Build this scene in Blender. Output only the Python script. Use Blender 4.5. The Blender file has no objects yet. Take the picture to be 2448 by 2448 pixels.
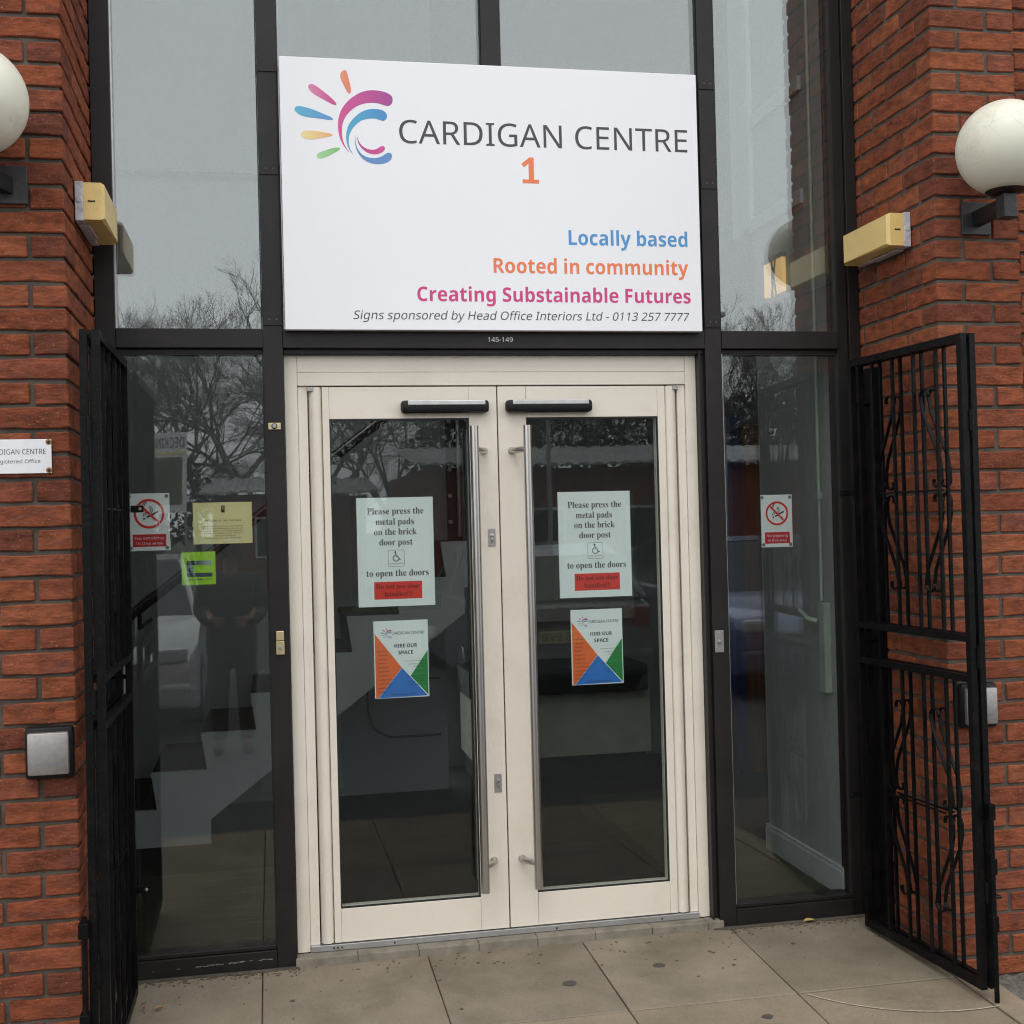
import bpy, bmesh, math, random
from mathutils import Vector, Matrix, noise

SC = bpy.context.scene
COL = SC.collection
RAD = math.radians
# ------------------------------------------------------------------ camera
CAM = Vector((-0.5415, -4.6263, 1.5996))
YAW, PIT, ROL = 0.1928, 0.0081, -0.0255
_f = Vector((math.sin(YAW) * math.cos(PIT), math.cos(YAW) * math.cos(PIT), math.sin(PIT)))
_r = Vector((math.cos(YAW), -math.sin(YAW), 0))
_u = _r.cross(_f)
_r2 = _r * math.cos(ROL) + _u * math.sin(ROL)
_u2 = -_r * math.sin(ROL) + _u * math.cos(ROL)
cam_data = bpy.data.cameras.new('camera')
cam = bpy.data.objects.new('camera', cam_data)
COL.objects.link(cam)
M = Matrix((_r2, _u2, -_f)).transposed().to_4x4()
M.translation = CAM
cam.matrix_world = M
cam_data.sensor_width = 36
cam_data.lens = 36 * 2981.4 / 2448
cam_data.clip_start = 0.05
cam_data.clip_end = 2000
SC.camera = cam
# ------------------------------------------------------------------ sky, sun, exposure
SUN_EL, SUN_AZ = RAD(58), RAD(200)
world = bpy.data.worlds.new('World')
SC.world = world
world.use_nodes = True
wt = world.node_tree
wt.nodes.clear()
w_out = wt.nodes.new('ShaderNodeOutputWorld')
w_bg = wt.nodes.new('ShaderNodeBackground')
w_sky = wt.nodes.new('ShaderNodeTexSky')
w_sky.sky_type = 'NISHITA'
w_sky.sun_disc = False
w_sky.sun_elevation = SUN_EL
w_sky.sun_rotation = SUN_AZ
w_hs = wt.nodes.new('ShaderNodeHueSaturation')
w_hs.inputs['Saturation'].default_value = 0.12
w_mix = wt.nodes.new('ShaderNodeMix')
w_mix.data_type = 'RGBA'
w_mix.inputs[0].default_value = 0.88
w_tc = wt.nodes.new('ShaderNodeTexCoord')
w_sep = wt.nodes.new('ShaderNodeSeparateXYZ')
w_cl = wt.nodes.new('ShaderNodeMath'); w_cl.operation = 'MAXIMUM'; w_cl.inputs[1].default_value = 0.0
w_ma = wt.nodes.new('ShaderNodeMath'); w_ma.operation = 'MULTIPLY_ADD'
w_ma.inputs[1].default_value = 0.12; w_ma.inputs[2].default_value = 1.18
w_no = wt.nodes.new('ShaderNodeTexNoise'); w_no.inputs['Scale'].default_value = 2.2; w_no.inputs['Detail'].default_value = 3
w_nm = wt.nodes.new('ShaderNodeMapRange'); w_nm.inputs[3].default_value = 0.86; w_nm.inputs[4].default_value = 1.14
w_mu = wt.nodes.new('ShaderNodeMath'); w_mu.operation = 'MULTIPLY'
w_co = wt.nodes.new('ShaderNodeMix'); w_co.data_type = 'RGBA'; w_co.blend_type = 'MULTIPLY'; w_co.inputs[0].default_value = 1
w_co.inputs[6].default_value = (11.2, 11.6, 11.9, 1)   # overcast cloud radiance before the 0.1 strength
L = wt.links.new
L(w_tc.outputs['Generated'], w_sep.inputs[0]); L(w_sep.outputs['Z'], w_cl.inputs[0]); L(w_cl.outputs[0], w_ma.inputs[0])
L(w_tc.outputs['Generated'], w_no.inputs['Vector']); L(w_no.outputs[0], w_nm.inputs[0])
L(w_ma.outputs[0], w_mu.inputs[0]); L(w_nm.outputs[0], w_mu.inputs[1]); L(w_mu.outputs[0], w_co.inputs[7])
L(w_sky.outputs[0], w_hs.inputs['Color']); L(w_hs.outputs[0], w_mix.inputs[6]); L(w_co.outputs[2], w_mix.inputs[7])
L(w_mix.outputs[2], w_bg.inputs['Color']); L(w_bg.outputs[0], w_out.inputs['Surface'])
w_bg.inputs['Strength'].default_value = 0.1
sun_d = bpy.data.lights.new('sun', 'SUN')
sun_d.energy = 0.5
sun_d.angle = RAD(25)
sun_d.color = (1, 0.97, 0.93)
sun = bpy.data.objects.new('sun', sun_d)
COL.objects.link(sun)
sun.rotation_euler = (Vector((0, 0, 1)).rotation_difference(
    Vector((math.sin(SUN_AZ) * math.cos(SUN_EL), math.cos(SUN_AZ) * math.cos(SUN_EL), math.sin(SUN_EL)))).to_euler())
SC.view_settings.view_transform = 'Standard'
SC.view_settings.look = 'None'
SC.view_settings.exposure = 0.36
SC.view_settings.gamma = 1
SC.view_settings.use_curve_mapping = False
SC.render.engine = 'CYCLES'
SC.cycles.use_denoising = True
SC.cycles.filter_width = 1.1
SC.cycles.denoising_prefilter = 'FAST'
SC.cycles.max_bounces = 10
SC.cycles.transparent_max_bounces = 16
SC.cycles.sample_clamp_indirect = 6

rnd = random.Random(7)
# ------------------------------------------------------------------ materials
def new_mat(name):
    m = bpy.data.materials.new(name)
    m.use_nodes = True
    return m, m.node_tree, m.node_tree.nodes['Principled BSDF']

def mat(name, color, rough=0.5, metal=0.0, var=0.12, scale=8.0, bump=0.0, bscale=60.0, spec=0.5, dirt=None, dscale=3.0, damt=0.5,
        objvar=0.0, stretch=(1, 1, 1), coat=0.0):
    """plain surface with tonal noise, an optional dirt layer, fine relief and per-object variation"""
    m, nt, b = new_mat(name)
    ln = nt.links.new
    tc = nt.nodes.new('ShaderNodeTexCoord')
    mp = nt.nodes.new('ShaderNodeMapping'); mp.inputs['Scale'].default_value = stretch
    ln(tc.outputs['Object'], mp.inputs['Vector'])
    n = nt.nodes.new('ShaderNodeTexNoise'); n.inputs['Scale'].default_value = scale; n.inputs['Detail'].default_value = 6
    ln(mp.outputs[0], n.inputs['Vector'])
    mr = nt.nodes.new('ShaderNodeMapRange'); mr.inputs[1].default_value = .25; mr.inputs[2].default_value = .75
    mr.inputs[3].default_value = 1 - var; mr.inputs[4].default_value = 1 + var
    ln(n.outputs[0], mr.inputs[0])
    mx = nt.nodes.new('ShaderNodeMix'); mx.data_type = 'RGBA'; mx.blend_type = 'MULTIPLY'; mx.inputs[0].default_value = 1
    mx.inputs[6].default_value = (*color, 1)
    ln(mr.outputs[0], mx.inputs[7])
    out = mx.outputs[2]
    if objvar:
        oi = nt.nodes.new('ShaderNodeObjectInfo')
        hs = nt.nodes.new('ShaderNodeHueSaturation')
        m1 = nt.nodes.new('ShaderNodeMapRange'); m1.inputs[3].default_value = 1 - objvar; m1.inputs[4].default_value = 1 + objvar
        ln(oi.outputs['Random'], m1.inputs[0]); ln(m1.outputs[0], hs.inputs['Value']); ln(out, hs.inputs['Color'])
        out = hs.outputs[0]
    if dirt:
        n2 = nt.nodes.new('ShaderNodeTexNoise'); n2.inputs['Scale'].default_value = dscale; n2.inputs['Detail'].default_value = 8
        n2.inputs['Roughness'].default_value = .7
        ln(mp.outputs[0], n2.inputs['Vector'])
        r2 = nt.nodes.new('ShaderNodeMapRange'); r2.inputs[1].default_value = .5; r2.inputs[2].default_value = .72; r2.inputs[4].default_value = damt
        ln(n2.outputs[0], r2.inputs[0])
        m2 = nt.nodes.new('ShaderNodeMix'); m2.data_type = 'RGBA'; m2.inputs[7].default_value = (*dirt, 1)
        ln(r2.outputs[0], m2.inputs[0]); ln(out, m2.inputs[6]); out = m2.outputs[2]
    ln(out, b.inputs['Base Color'])
    b.inputs['Roughness'].default_value = rough
    b.inputs['Metallic'].default_value = metal
    b.inputs['Specular IOR Level'].default_value = spec
    b.inputs['Coat Weight'].default_value = coat
    if bump:
        nb = nt.nodes.new('ShaderNodeTexNoise'); nb.inputs['Scale'].default_value = bscale; nb.inputs['Detail'].default_value = 6
        ln(mp.outputs[0], nb.inputs['Vector'])
        bp = nt.nodes.new('ShaderNodeBump'); bp.inputs['Strength'].default_value = bump; bp.inputs['Distance'].default_value = .004
        ln(nb.outputs[0], bp.inputs['Height']); ln(bp.outputs[0], b.inputs['Normal'])
    return m

def brick_mat():
    m, nt, b = new_mat('red_brick')
    ln = nt.links.new
    geo = nt.nodes.new('ShaderNodeNewGeometry')
    oi = nt.nodes.new('ShaderNodeObjectInfo')
    ramp = nt.nodes.new('ShaderNodeValToRGB')
    e = ramp.color_ramp.elements
    e[0].position = 0; e[0].color = (.150, .044, .025, 1)
    e[1].position = 1; e[1].color = (.295, .088, .037, 1)
    for p, c in ((.15, (.20, .053, .025, 1)), (.35, (.235, .061, .026, 1)), (.6, (.270, .075, .031, 1)), (.8, (.22, .062, .034, 1))):
        k = e.new(p); k.color = c
    ln(oi.outputs['Random'], ramp.inputs[0])
    n = nt.nodes.new('ShaderNodeTexNoise'); n.inputs['Scale'].default_value = 26; n.inputs['Detail'].default_value = 8; n.inputs['Roughness'].default_value = .65
    mp = nt.nodes.new('ShaderNodeMapping'); mp.inputs['Scale'].default_value = (.6, .6, 1.5)
    ln(geo.outputs['Position'], mp.inputs[0]); ln(mp.outputs[0], n.inputs['Vector'])
    mr = nt.nodes.new('ShaderNodeMapRange'); mr.inputs[1].default_value = .3; mr.inputs[2].default_value = .7
    mr.inputs[3].default_value = .48; mr.inputs[4].default_value = 1.42
    ln(n.outputs[0], mr.inputs[0])
    mx = nt.nodes.new('ShaderNodeMix'); mx.data_type = 'RGBA'; mx.blend_type = 'MULTIPLY'; mx.inputs[0].default_value = 1
    ln(ramp.outputs[0], mx.inputs[6]); ln(mr.outputs[0], mx.inputs[7])
    # pale grit and bluish burnt scuffs
    n2 = nt.nodes.new('ShaderNodeTexNoise'); n2.inputs['Scale'].default_value = 150; n2.inputs['Detail'].default_value = 3
    ln(geo.outputs['Position'], n2.inputs['Vector'])
    r2 = nt.nodes.new('ShaderNodeMapRange'); r2.inputs[1].default_value = .63; r2.inputs[2].default_value = .72; r2.inputs[4].default_value = .65
    ln(n2.outputs[0], r2.inputs[0])
    m2 = nt.nodes.new('ShaderNodeMix'); m2.data_type = 'RGBA'; m2.inputs[7].default_value = (.42, .20, .13, 1)
    ln(r2.outputs[0], m2.inputs[0]); ln(mx.outputs[2], m2.inputs[6])
    n3 = nt.nodes.new('ShaderNodeTexNoise'); n3.inputs['Scale'].default_value = 11; n3.inputs['Detail'].default_value = 7; n3.inputs['Roughness'].default_value = .72
    ln(mp.outputs[0], n3.inputs['Vector'])
    r3 = nt.nodes.new('ShaderNodeMapRange'); r3.inputs[1].default_value = .54; r3.inputs[2].default_value = .68; r3.inputs[4].default_value = .7
    ln(n3.outputs[0], r3.inputs[0])
    m3 = nt.nodes.new('ShaderNodeMix'); m3.data_type = 'RGBA'; m3.inputs[7].default_value = (.125, .055, .045, 1)
    ln(r3.outputs[0], m3.inputs[0]); ln(m2.outputs[2], m3.inputs[6])
    ln(m3.outputs[2], b.inputs['Base Color'])
    b.inputs['Roughness'].default_value = .88
    b.inputs['Specular IOR Level'].default_value = .25
    nb = nt.nodes.new('ShaderNodeTexNoise'); nb.inputs['Scale'].default_value = 95; nb.inputs['Detail'].default_value = 8; nb.inputs['Roughness'].default_value = .7
    mp2 = nt.nodes.new('ShaderNodeMapping'); mp2.inputs['Scale'].default_value = (.5, .5, 1.3)
    ln(geo.outputs['Position'], mp2.inputs[0]); ln(mp2.outputs[0], nb.inputs['Vector'])
    bp = nt.nodes.new('ShaderNodeBump'); bp.inputs['Strength'].default_value = 1.0; bp.inputs['Distance'].default_value = .007
    ln(nb.outputs[0], bp.inputs['Height']); ln(bp.outputs[0], b.inputs['Normal'])
    return m

def glass_mat(name, tint, r0=0.04, dust=.012):
    """double glazing without refraction: Fresnel mirror over a tinted see-through pane"""
    m = bpy.data.materials.new(name); m.use_nodes = True
    nt = m.node_tree; nt.nodes.clear(); ln = nt.links.new
    out = nt.nodes.new('ShaderNodeOutputMaterial')
    geo = nt.nodes.new('ShaderNodeNewGeometry')
    dot = nt.nodes.new('ShaderNodeVectorMath'); dot.operation = 'DOT_PRODUCT'
    ln(geo.outputs['Incoming'], dot.inputs[0]); ln(geo.outputs['Normal'], dot.inputs[1])
    ab = nt.nodes.new('ShaderNodeMath'); ab.operation = 'ABSOLUTE'; ln(dot.outputs['Value'], ab.inputs[0])
    on = nt.nodes.new('ShaderNodeMath'); on.operation = 'SUBTRACT'; on.inputs[0].default_value = 1; ln(ab.outputs[0], on.inputs[1])
    pw = nt.nodes.new('ShaderNodeMath'); pw.operation = 'POWER'; pw.inputs[1].default_value = 5; ln(on.outputs[0], pw.inputs[0])
    f = nt.nodes.new('ShaderNodeMath'); f.operation = 'MULTIPLY_ADD'; f.inputs[1].default_value = 1 - r0; f.inputs[2].default_value = r0
    ln(pw.outputs[0], f.inputs[0])
    n2 = nt.nodes.new('ShaderNodeMath'); n2.operation = 'MULTIPLY'; n2.inputs[1].default_value = 2; ln(f.outputs[0], n2.inputs[0])
    n1 = nt.nodes.new('ShaderNodeMath'); n1.operation = 'ADD'; n1.inputs[1].default_value = 1; ln(f.outputs[0], n1.inputs[0])
    dv = nt.nodes.new('ShaderNodeMath'); dv.operation = 'DIVIDE'; ln(n2.outputs[0], dv.inputs[0]); ln(n1.outputs[0], dv.inputs[1])
    tr = nt.nodes.new('ShaderNodeBsdfTransparent'); tr.inputs[0].default_value = (*tint, 1)
    gl = nt.nodes.new('ShaderNodeBsdfGlossy'); gl.inputs['Roughness'].default_value = 0.0
    gl.inputs['Color'].default_value = (.97, 1, .99, 1)
    no = nt.nodes.new('ShaderNodeTexNoise'); no.inputs['Scale'].default_value = 1.6; no.inputs['Detail'].default_value = 1
    ln(geo.outputs['Position'], no.inputs['Vector'])
    bp = nt.nodes.new('ShaderNodeBump'); bp.inputs['Strength'].default_value = .05; bp.inputs['Distance'].default_value = .02
    ln(no.outputs[0], bp.inputs['Height']); ln(bp.outputs[0], gl.inputs['Normal'])
    mx = nt.nodes.new('ShaderNodeMixShader')
    ln(dv.outputs[0], mx.inputs[0]); ln(tr.outputs[0], mx.inputs[1]); ln(gl.outputs[0], mx.inputs[2])
    # thin film of dust and dried rain streaks
    mp = nt.nodes.new('ShaderNodeMapping'); mp.inputs['Scale'].default_value = (16, 16, 1.1)
    ln(geo.outputs['Position'], mp.inputs[0])
    dn = nt.nodes.new('ShaderNodeTexNoise'); dn.inputs['Scale'].default_value = 1.6; dn.inputs['Detail'].default_value = 7; dn.inputs['Roughness'].default_value = .7
    ln(mp.outputs[0], dn.inputs['Vector'])
    dr = nt.nodes.new('ShaderNodeMapRange'); dr.inputs[1].default_value = .42; dr.inputs[2].default_value = .8; dr.inputs[3].default_value = .0; dr.inputs[4].default_value = dust
    ln(dn.outputs[0], dr.inputs[0])
    df_ = nt.nodes.new('ShaderNodeBsdfDiffuse'); df_.inputs['Color'].default_value = (.6, .58, .52, 1)
    m2 = nt.nodes.new('ShaderNodeMixShader'); ln(dr.outputs[0], m2.inputs[0]); ln(mx.outputs[0], m2.inputs[1]); ln(df_.outputs[0], m2.inputs[2])
    ln(m2.outputs[0], out.inputs['Surface'])
    return m

def emit_mat(name, color, strength):
    m, nt, b = new_mat(name)
    b.inputs['Base Color'].default_value = (*color, 1)
    b.inputs['Emission Color'].default_value = (*color, 1)
    b.inputs['Emission Strength'].default_value = strength
    return m

def slab_mat(name, base, alt):
    m, nt, b = new_mat(name)
    ln = nt.links.new
    geo = nt.nodes.new('ShaderNodeNewGeometry'); oi = nt.nodes.new('ShaderNodeObjectInfo')
    def nz(s, d=6, r=.6):
        n = nt.nodes.new('ShaderNodeTexNoise'); n.inputs['Scale'].default_value = s; n.inputs['Detail'].default_value = d
        n.inputs['Roughness'].default_value = r; ln(geo.outputs['Position'], n.inputs['Vector']); return n
    a = nz(3.2, 5); mr = nt.nodes.new('ShaderNodeMapRange'); mr.inputs[1].default_value = .35; mr.inputs[2].default_value = .65
    ln(a.outputs[0], mr.inputs[0])
    m1 = nt.nodes.new('ShaderNodeMix'); m1.data_type = 'RGBA'; m1.inputs[6].default_value = (*base, 1); m1.inputs[7].default_value = (*alt, 1)
    ln(mr.outputs[0], m1.inputs[0])
    fn = nz(120, 5, .8); r2 = nt.nodes.new('ShaderNodeMapRange'); r2.inputs[1].default_value = .3; r2.inputs[2].default_value = .7
    r2.inputs[3].default_value = .8; r2.inputs[4].default_value = 1.2; ln(fn.outputs[0], r2.inputs[0])
    mm = nt.nodes.new('ShaderNodeMix'); mm.data_type = 'RGBA'; mm.blend_type = 'MULTIPLY'; mm.inputs[0].default_value = 1
    ln(m1.outputs[2], mm.inputs[6]); ln(r2.outputs[0], mm.inputs[7])
    hs = nt.nodes.new('ShaderNodeHueSaturation'); m3 = nt.nodes.new('ShaderNodeMapRange'); m3.inputs[3].default_value = .88; m3.inputs[4].default_value = 1.12
    ln(oi.outputs['Random'], m3.inputs[0]); ln(m3.outputs[0], hs.inputs['Value']); ln(mm.outputs[2], hs.inputs['Color'])
    # scattered dark specks
    vo = nt.nodes.new('ShaderNodeTexVoronoi'); vo.inputs['Scale'].default_value = 16; ln(geo.outputs['Position'], vo.inputs['Vector'])
    r4 = nt.nodes.new('ShaderNodeMapRange'); r4.inputs[1].default_value = .03; r4.inputs[2].default_value = .07; r4.inputs[3].default_value = .75; r4.inputs[4].default_value = 0
    ln(vo.outputs['Distance'], r4.inputs[0])
    gate = nz(5, 2); r5 = nt.nodes.new('ShaderNodeMapRange'); r5.inputs[1].default_value = .52; r5.inputs[2].default_value = .56; ln(gate.outputs[0], r5.inputs[0])
    mu = nt.nodes.new('ShaderNodeMath'); mu.operation = 'MULTIPLY'; ln(r4.outputs[0], mu.inputs[0]); ln(r5.outputs[0], mu.inputs[1])
    m6 = nt.nodes.new('ShaderNodeMix'); m6.data_type = 'RGBA'; m6.inputs[7].default_value = (.04, .03, .022, 1)
    ln(mu.outputs[0], m6.inputs[0]); ln(hs.outputs[0], m6.inputs[6])
    # mossy, blackened grime that gathers in patches
    g2 = nz(1.7, 8, .7); r7 = nt.nodes.new('ShaderNodeMapRange'); r7.inputs[1].default_value = .5; r7.inputs[2].default_value = .72; r7.inputs[4].default_value = .5
    ln(g2.outputs[0], r7.inputs[0])
    m8 = nt.nodes.new('ShaderNodeMix'); m8.data_type = 'RGBA'; m8.inputs[7].default_value = (.085, .08, .04, 1)
    ln(r7.outputs[0], m8.inputs[0]); ln(m6.outputs[2], m8.inputs[6])
    ln(m8.outputs[2], b.inputs['Base Color'])
    b.inputs['Roughness'].default_value = .8; b.inputs['Specular IOR Level'].default_value = .3
    bp = nt.nodes.new('ShaderNodeBump'); bp.inputs['Strength'].default_value = .35; bp.inputs['Distance'].default_value = .002
    ln(fn.outputs[0], bp.inputs['Height']); ln(bp.outputs[0], b.inputs['Normal'])
    return m

MT = {}
MT['brick'] = brick_mat()
MT['mortar'] = mat('mortar', (.088, .073, .058), .95, var=.45, scale=14, bump=.8, bscale=120, dirt=(.07, .055, .04), dscale=9, damt=.6)
MT['bronze'] = mat('dark_bronze_aluminium', (.0125, .0098, .0092), .48, var=.25, scale=5, spec=.36, dirt=(.034, .026, .024), dscale=7, damt=.35, bump=.08, bscale=200)
MT['bronze_dk'] = mat('bronze_channel', (.022, .019, .018), .5, var=.1)  # plain bronze tone of the jamb channel
MT['cream'] = mat('cream_powder_coat', (.76, .69, .59), .34, var=.035, scale=3, spec=.45, dirt=(.50, .43, .33), dscale=3.4, damt=.34, bump=.12, bscale=420)
MT['gasket'] = mat('black_rubber', (.012, .012, .012), .6)
MT['alu'] = mat('bare_aluminium', (.62, .62, .63), .38, metal=.9, var=.1, scale=30, dirt=(.35, .33, .3), damt=.5)
MT['steel'] = mat('brushed_steel', (.56, .54, .51), .30, metal=1, var=.1, scale=40, stretch=(1, 1, .08), dirt=(.35, .31, .26), dscale=14, damt=.3)
MT['steel_matt'] = mat('satin_steel', (.40, .38, .365), .5, metal=.85, var=.12, scale=60, bump=.15, bscale=400, dirt=(.3, .28, .27), dscale=20, damt=.5)
MT['brass'] = mat('brass', (.62, .52, .30), .42, metal=.8, var=.15, scale=30)
MT['black_gloss'] = mat('black_gate_paint', (.0035, .0035, .004), .42, var=.35, scale=20, bump=.35, bscale=90, dirt=(.022, .015, .012), dscale=22, damt=.45, spec=.14)
MT['black_plastic'] = mat('black_plastic', (.006, .006, .0065), .5, spec=.3)
MT['sign_white'] = mat('white_sign_sheet', (.87, .865, .885), .42, var=.012, scale=2, spec=.4, bump=.04, bscale=300)
MT['sign_edge'] = mat('sign_edge', (.62, .62, .64), .5)
MT['glass'] = glass_mat('window_glass', (.865, .885, .875), .036, .008)
MT['glass_up'] = glass_mat('upper_window_glass', (.865, .885, .875), .074, .018)
MT['door_glass'] = glass_mat('door_glass', (.875, .905, .895), .020, .004)
MT['paper'] = mat('white_paper', (.86, .88, .87), .7, var=.03, scale=5)
MT['lam'] = glass_mat('laminate_film', (.93, .95, .95), .02)
MT['yellow_paper'] = mat('yellow_paper', (.92, .84, .45), .7, var=.03, scale=5)
MT['green_paper'] = mat('lime_paper', (.42, .78, .02), .6, var=.03, scale=5)
MT['globe'] = mat('opal_globe', (.74, .71, .585), .36, var=.05, scale=6, spec=.5, dirt=(.40, .37, .28), dscale=6, damt=.55)
def craze(m):
    nt = m.node_tree; b = nt.nodes['Principled BSDF']; src = b.inputs['Base Color'].links[0].from_socket
    tc = nt.nodes.new('ShaderNodeTexCoord'); nz = nt.nodes.new('ShaderNodeTexNoise'); nz.inputs['Scale'].default_value = 14
    nt.links.new(tc.outputs['Object'], nz.inputs['Vector'])
    ad = nt.nodes.new('ShaderNodeMix'); ad.data_type = 'RGBA'; ad.blend_type = 'ADD'; ad.inputs[0].default_value = .05
    nt.links.new(tc.outputs['Object'], ad.inputs[6]); nt.links.new(nz.outputs['Color'], ad.inputs[7])
    vo = nt.nodes.new('ShaderNodeTexVoronoi'); vo.feature = 'DISTANCE_TO_EDGE'; vo.inputs['Scale'].default_value = 13
    nt.links.new(ad.outputs[2], vo.inputs['Vector'])
    mr = nt.nodes.new('ShaderNodeMapRange'); mr.inputs[1].default_value = 0; mr.inputs[2].default_value = .022; mr.inputs[3].default_value = .30; mr.inputs[4].default_value = 0
    nt.links.new(vo.outputs['Distance'], mr.inputs[0])
    g_ = nt.nodes.new('ShaderNodeTexNoise'); g_.inputs['Scale'].default_value = 7; nt.links.new(tc.outputs['Object'], g_.inputs['Vector'])
    gm_ = nt.nodes.new('ShaderNodeMapRange'); gm_.inputs[1].default_value = .48; gm_.inputs[2].default_value = .58; nt.links.new(g_.outputs[0], gm_.inputs[0])
    mu = nt.nodes.new('ShaderNodeMath'); mu.operation = 'MULTIPLY'; nt.links.new(mr.outputs[0], mu.inputs[0]); nt.links.new(gm_.outputs[0], mu.inputs[1])
    mx = nt.nodes.new('ShaderNodeMix'); mx.data_type = 'RGBA'; mx.inputs[7].default_value = (.25, .235, .19, 1)
    nt.links.new(mu.outputs[0], mx.inputs[0]); nt.links.new(src, mx.inputs[6]); nt.links.new(mx.outputs[2], b.inputs['Base Color'])
craze(MT['globe'])
MT['yellowed'] = mat('yellowed_plastic', (.78, .56, .21), .38, var=.08, scale=9, spec=.5, dirt=(.36, .24, .07), dscale=5, damt=.4)
MT['flaky'] = mat('flaking_white_metal', (.52, .50, .53), .55, var=.2, scale=40, dirt=(.16, .14, .13), dscale=26, damt=.75)
MT['bracket'] = mat('black_iron', (.008, .007, .0075), .42, var=.3, scale=20, bump=.3, bscale=60)
MT['gravel'] = mat('gravel_soil', (.13, .115, .10), .95, var=.45, scale=60, bump=1, bscale=140, dirt=(.06, .06, .04), dscale=12)
MT['asphalt'] = mat('asphalt', (.055, .055, .056), .85, var=.25, scale=40, bump=.6, bscale=150)
MT['grassland'] = mat('rough_grass', (.05, .06, .03), .95, var=.4, scale=1.5)
MT['slab'] = slab_mat('concrete_slab', (.25, .205, .153), (.195, .158, .116))
MT['slab_warm'] = slab_mat('weathered_slab', (.265, .208, .150), (.21, .165, .118))
MT['step'] = mat('step_block', (.215, .185, .145), .85, var=.2, scale=20, bump=.5, bscale=120, dirt=(.08, .07, .05), dscale=12)
MT['joint'] = mat('joint_dirt', (.085, .07, .053), .95, var=.4, scale=30, bump=.8)
MT['gum'] = mat('trodden_gum', (.07, .06, .052), .7)
MT['scrape'] = mat('pale_scrape', (.42, .35, .28), .9, var=.3, scale=60)
MT['leaf_yellow'] = mat('dry_yellow_leaf', (.42, .33, .10), .7)
MT['leaf_brown'] = mat('dry_brown_leaf', (.30, .15, .06), .7)
MT['litter'] = mat('crumbs', (.10, .075, .05), .9, objvar=.3)
MT['bluegrey_dk'] = mat('grey_cable', (.10, .105, .11), .6)
MT['wall_in'] = mat('interior_paint', (.33, .345, .35), .7, var=.03, scale=2)
MT['white_in'] = mat('interior_white_paint', (.47, .485, .495), .6, var=.03, scale=2)
MT['carpet'] = mat('dark_carpet', (.012, .011, .009), .95, var=.5, scale=120, stretch=(1, .05, 1), dirt=(.03, .029, .02), dscale=60, damt=.5)
MT['carpet_green'] = mat('green_carpet', (.035, .036, .020), .95, var=.5, scale=90, stretch=(.06, 1, 1), dirt=(.10, .10, .045), dscale=60, damt=.6)
MT['tread'] = mat('stair_carpet', (.030, .024, .018), .95, var=.35, scale=60, dirt=(.07, .055, .035), dscale=20, damt=.4)
MT['dark_in'] = mat('dark_interior', (.012, .012, .013), .6)
MT['wood'] = mat('brown_door_wood', (.16, .065, .022), .5, var=.3, scale=12, stretch=(3, 1, .3))
MT['bluepaint'] = mat('blue_board', (.02, .04, .13), .6)
MT['beige_in'] = mat('beige_counter', (.30, .29, .24), .6)
MT['trunking'] = mat('white_trunking', (.36, .41, .35), .5)
MT['warm_glow'] = emit_mat('glow_surface', (1.0, .60, .22), .45)  # emission of the glow box added in the lobby
INK = {'grey': (.062, .058, .062), 'dark': (.03, .03, .034), 'black': (.018, .018, .02), 'orange': (.86, .21, .08), 'blue': (.09, .30, .60),
       'pink': (.62, .055, .22), 'white': (.80, .82, .84), 'darkred': (.22, .012, .012), 'red': (.78, .045, .03), 'signred': (.62, .02, .03),
       'faint': (.14, .14, .17), 'faintblue': (.23, .22, .32)}
for k, c in INK.items():
    MT['ink_' + k] = mat('ink_' + k, c, .55, var=.03)

def grad_mat(name, c1, c2, axis, a, b):
    """flat print blending between two ink colours along an object axis"""
    m, nt, bs = new_mat(name); ln = nt.links.new
    tc = nt.nodes.new('ShaderNodeTexCoord'); sp = nt.nodes.new('ShaderNodeSeparateXYZ')
    ln(tc.outputs['Object'], sp.inputs[0])
    mr = nt.nodes.new('ShaderNodeMapRange'); mr.inputs[1].default_value = a; mr.inputs[2].default_value = b
    ln(sp.outputs[axis], mr.inputs[0])
    mx = nt.nodes.new('ShaderNodeMix'); mx.data_type = 'RGBA'; mx.inputs[6].default_value = (*c1, 1); mx.inputs[7].default_value = (*c2, 1)
    ln(mr.outputs[0], mx.inputs[0]); ln(mx.outputs[2], bs.inputs['Base Color'])
    bs.inputs['Roughness'].default_value = .45
    return m

# ------------------------------------------------------------------ objects
WL = {}   # world location of every Empty / part, so that geometry can be given in world metres
def tag(o, label=None, cat=None, group=None, kind=None):
    if label: o['label'] = label
    if cat: o['category'] = cat
    if group: o['group'] = group
    if kind: o['kind'] = kind
    return o

def thing(name, label, cat, loc, group=None):
    o = bpy.data.objects.new(name, None); COL.objects.link(o)
    o.location = loc; o.empty_display_size = .1
    WL[o.name] = Vector(loc)
    return tag(o, label, cat, group)

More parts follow.
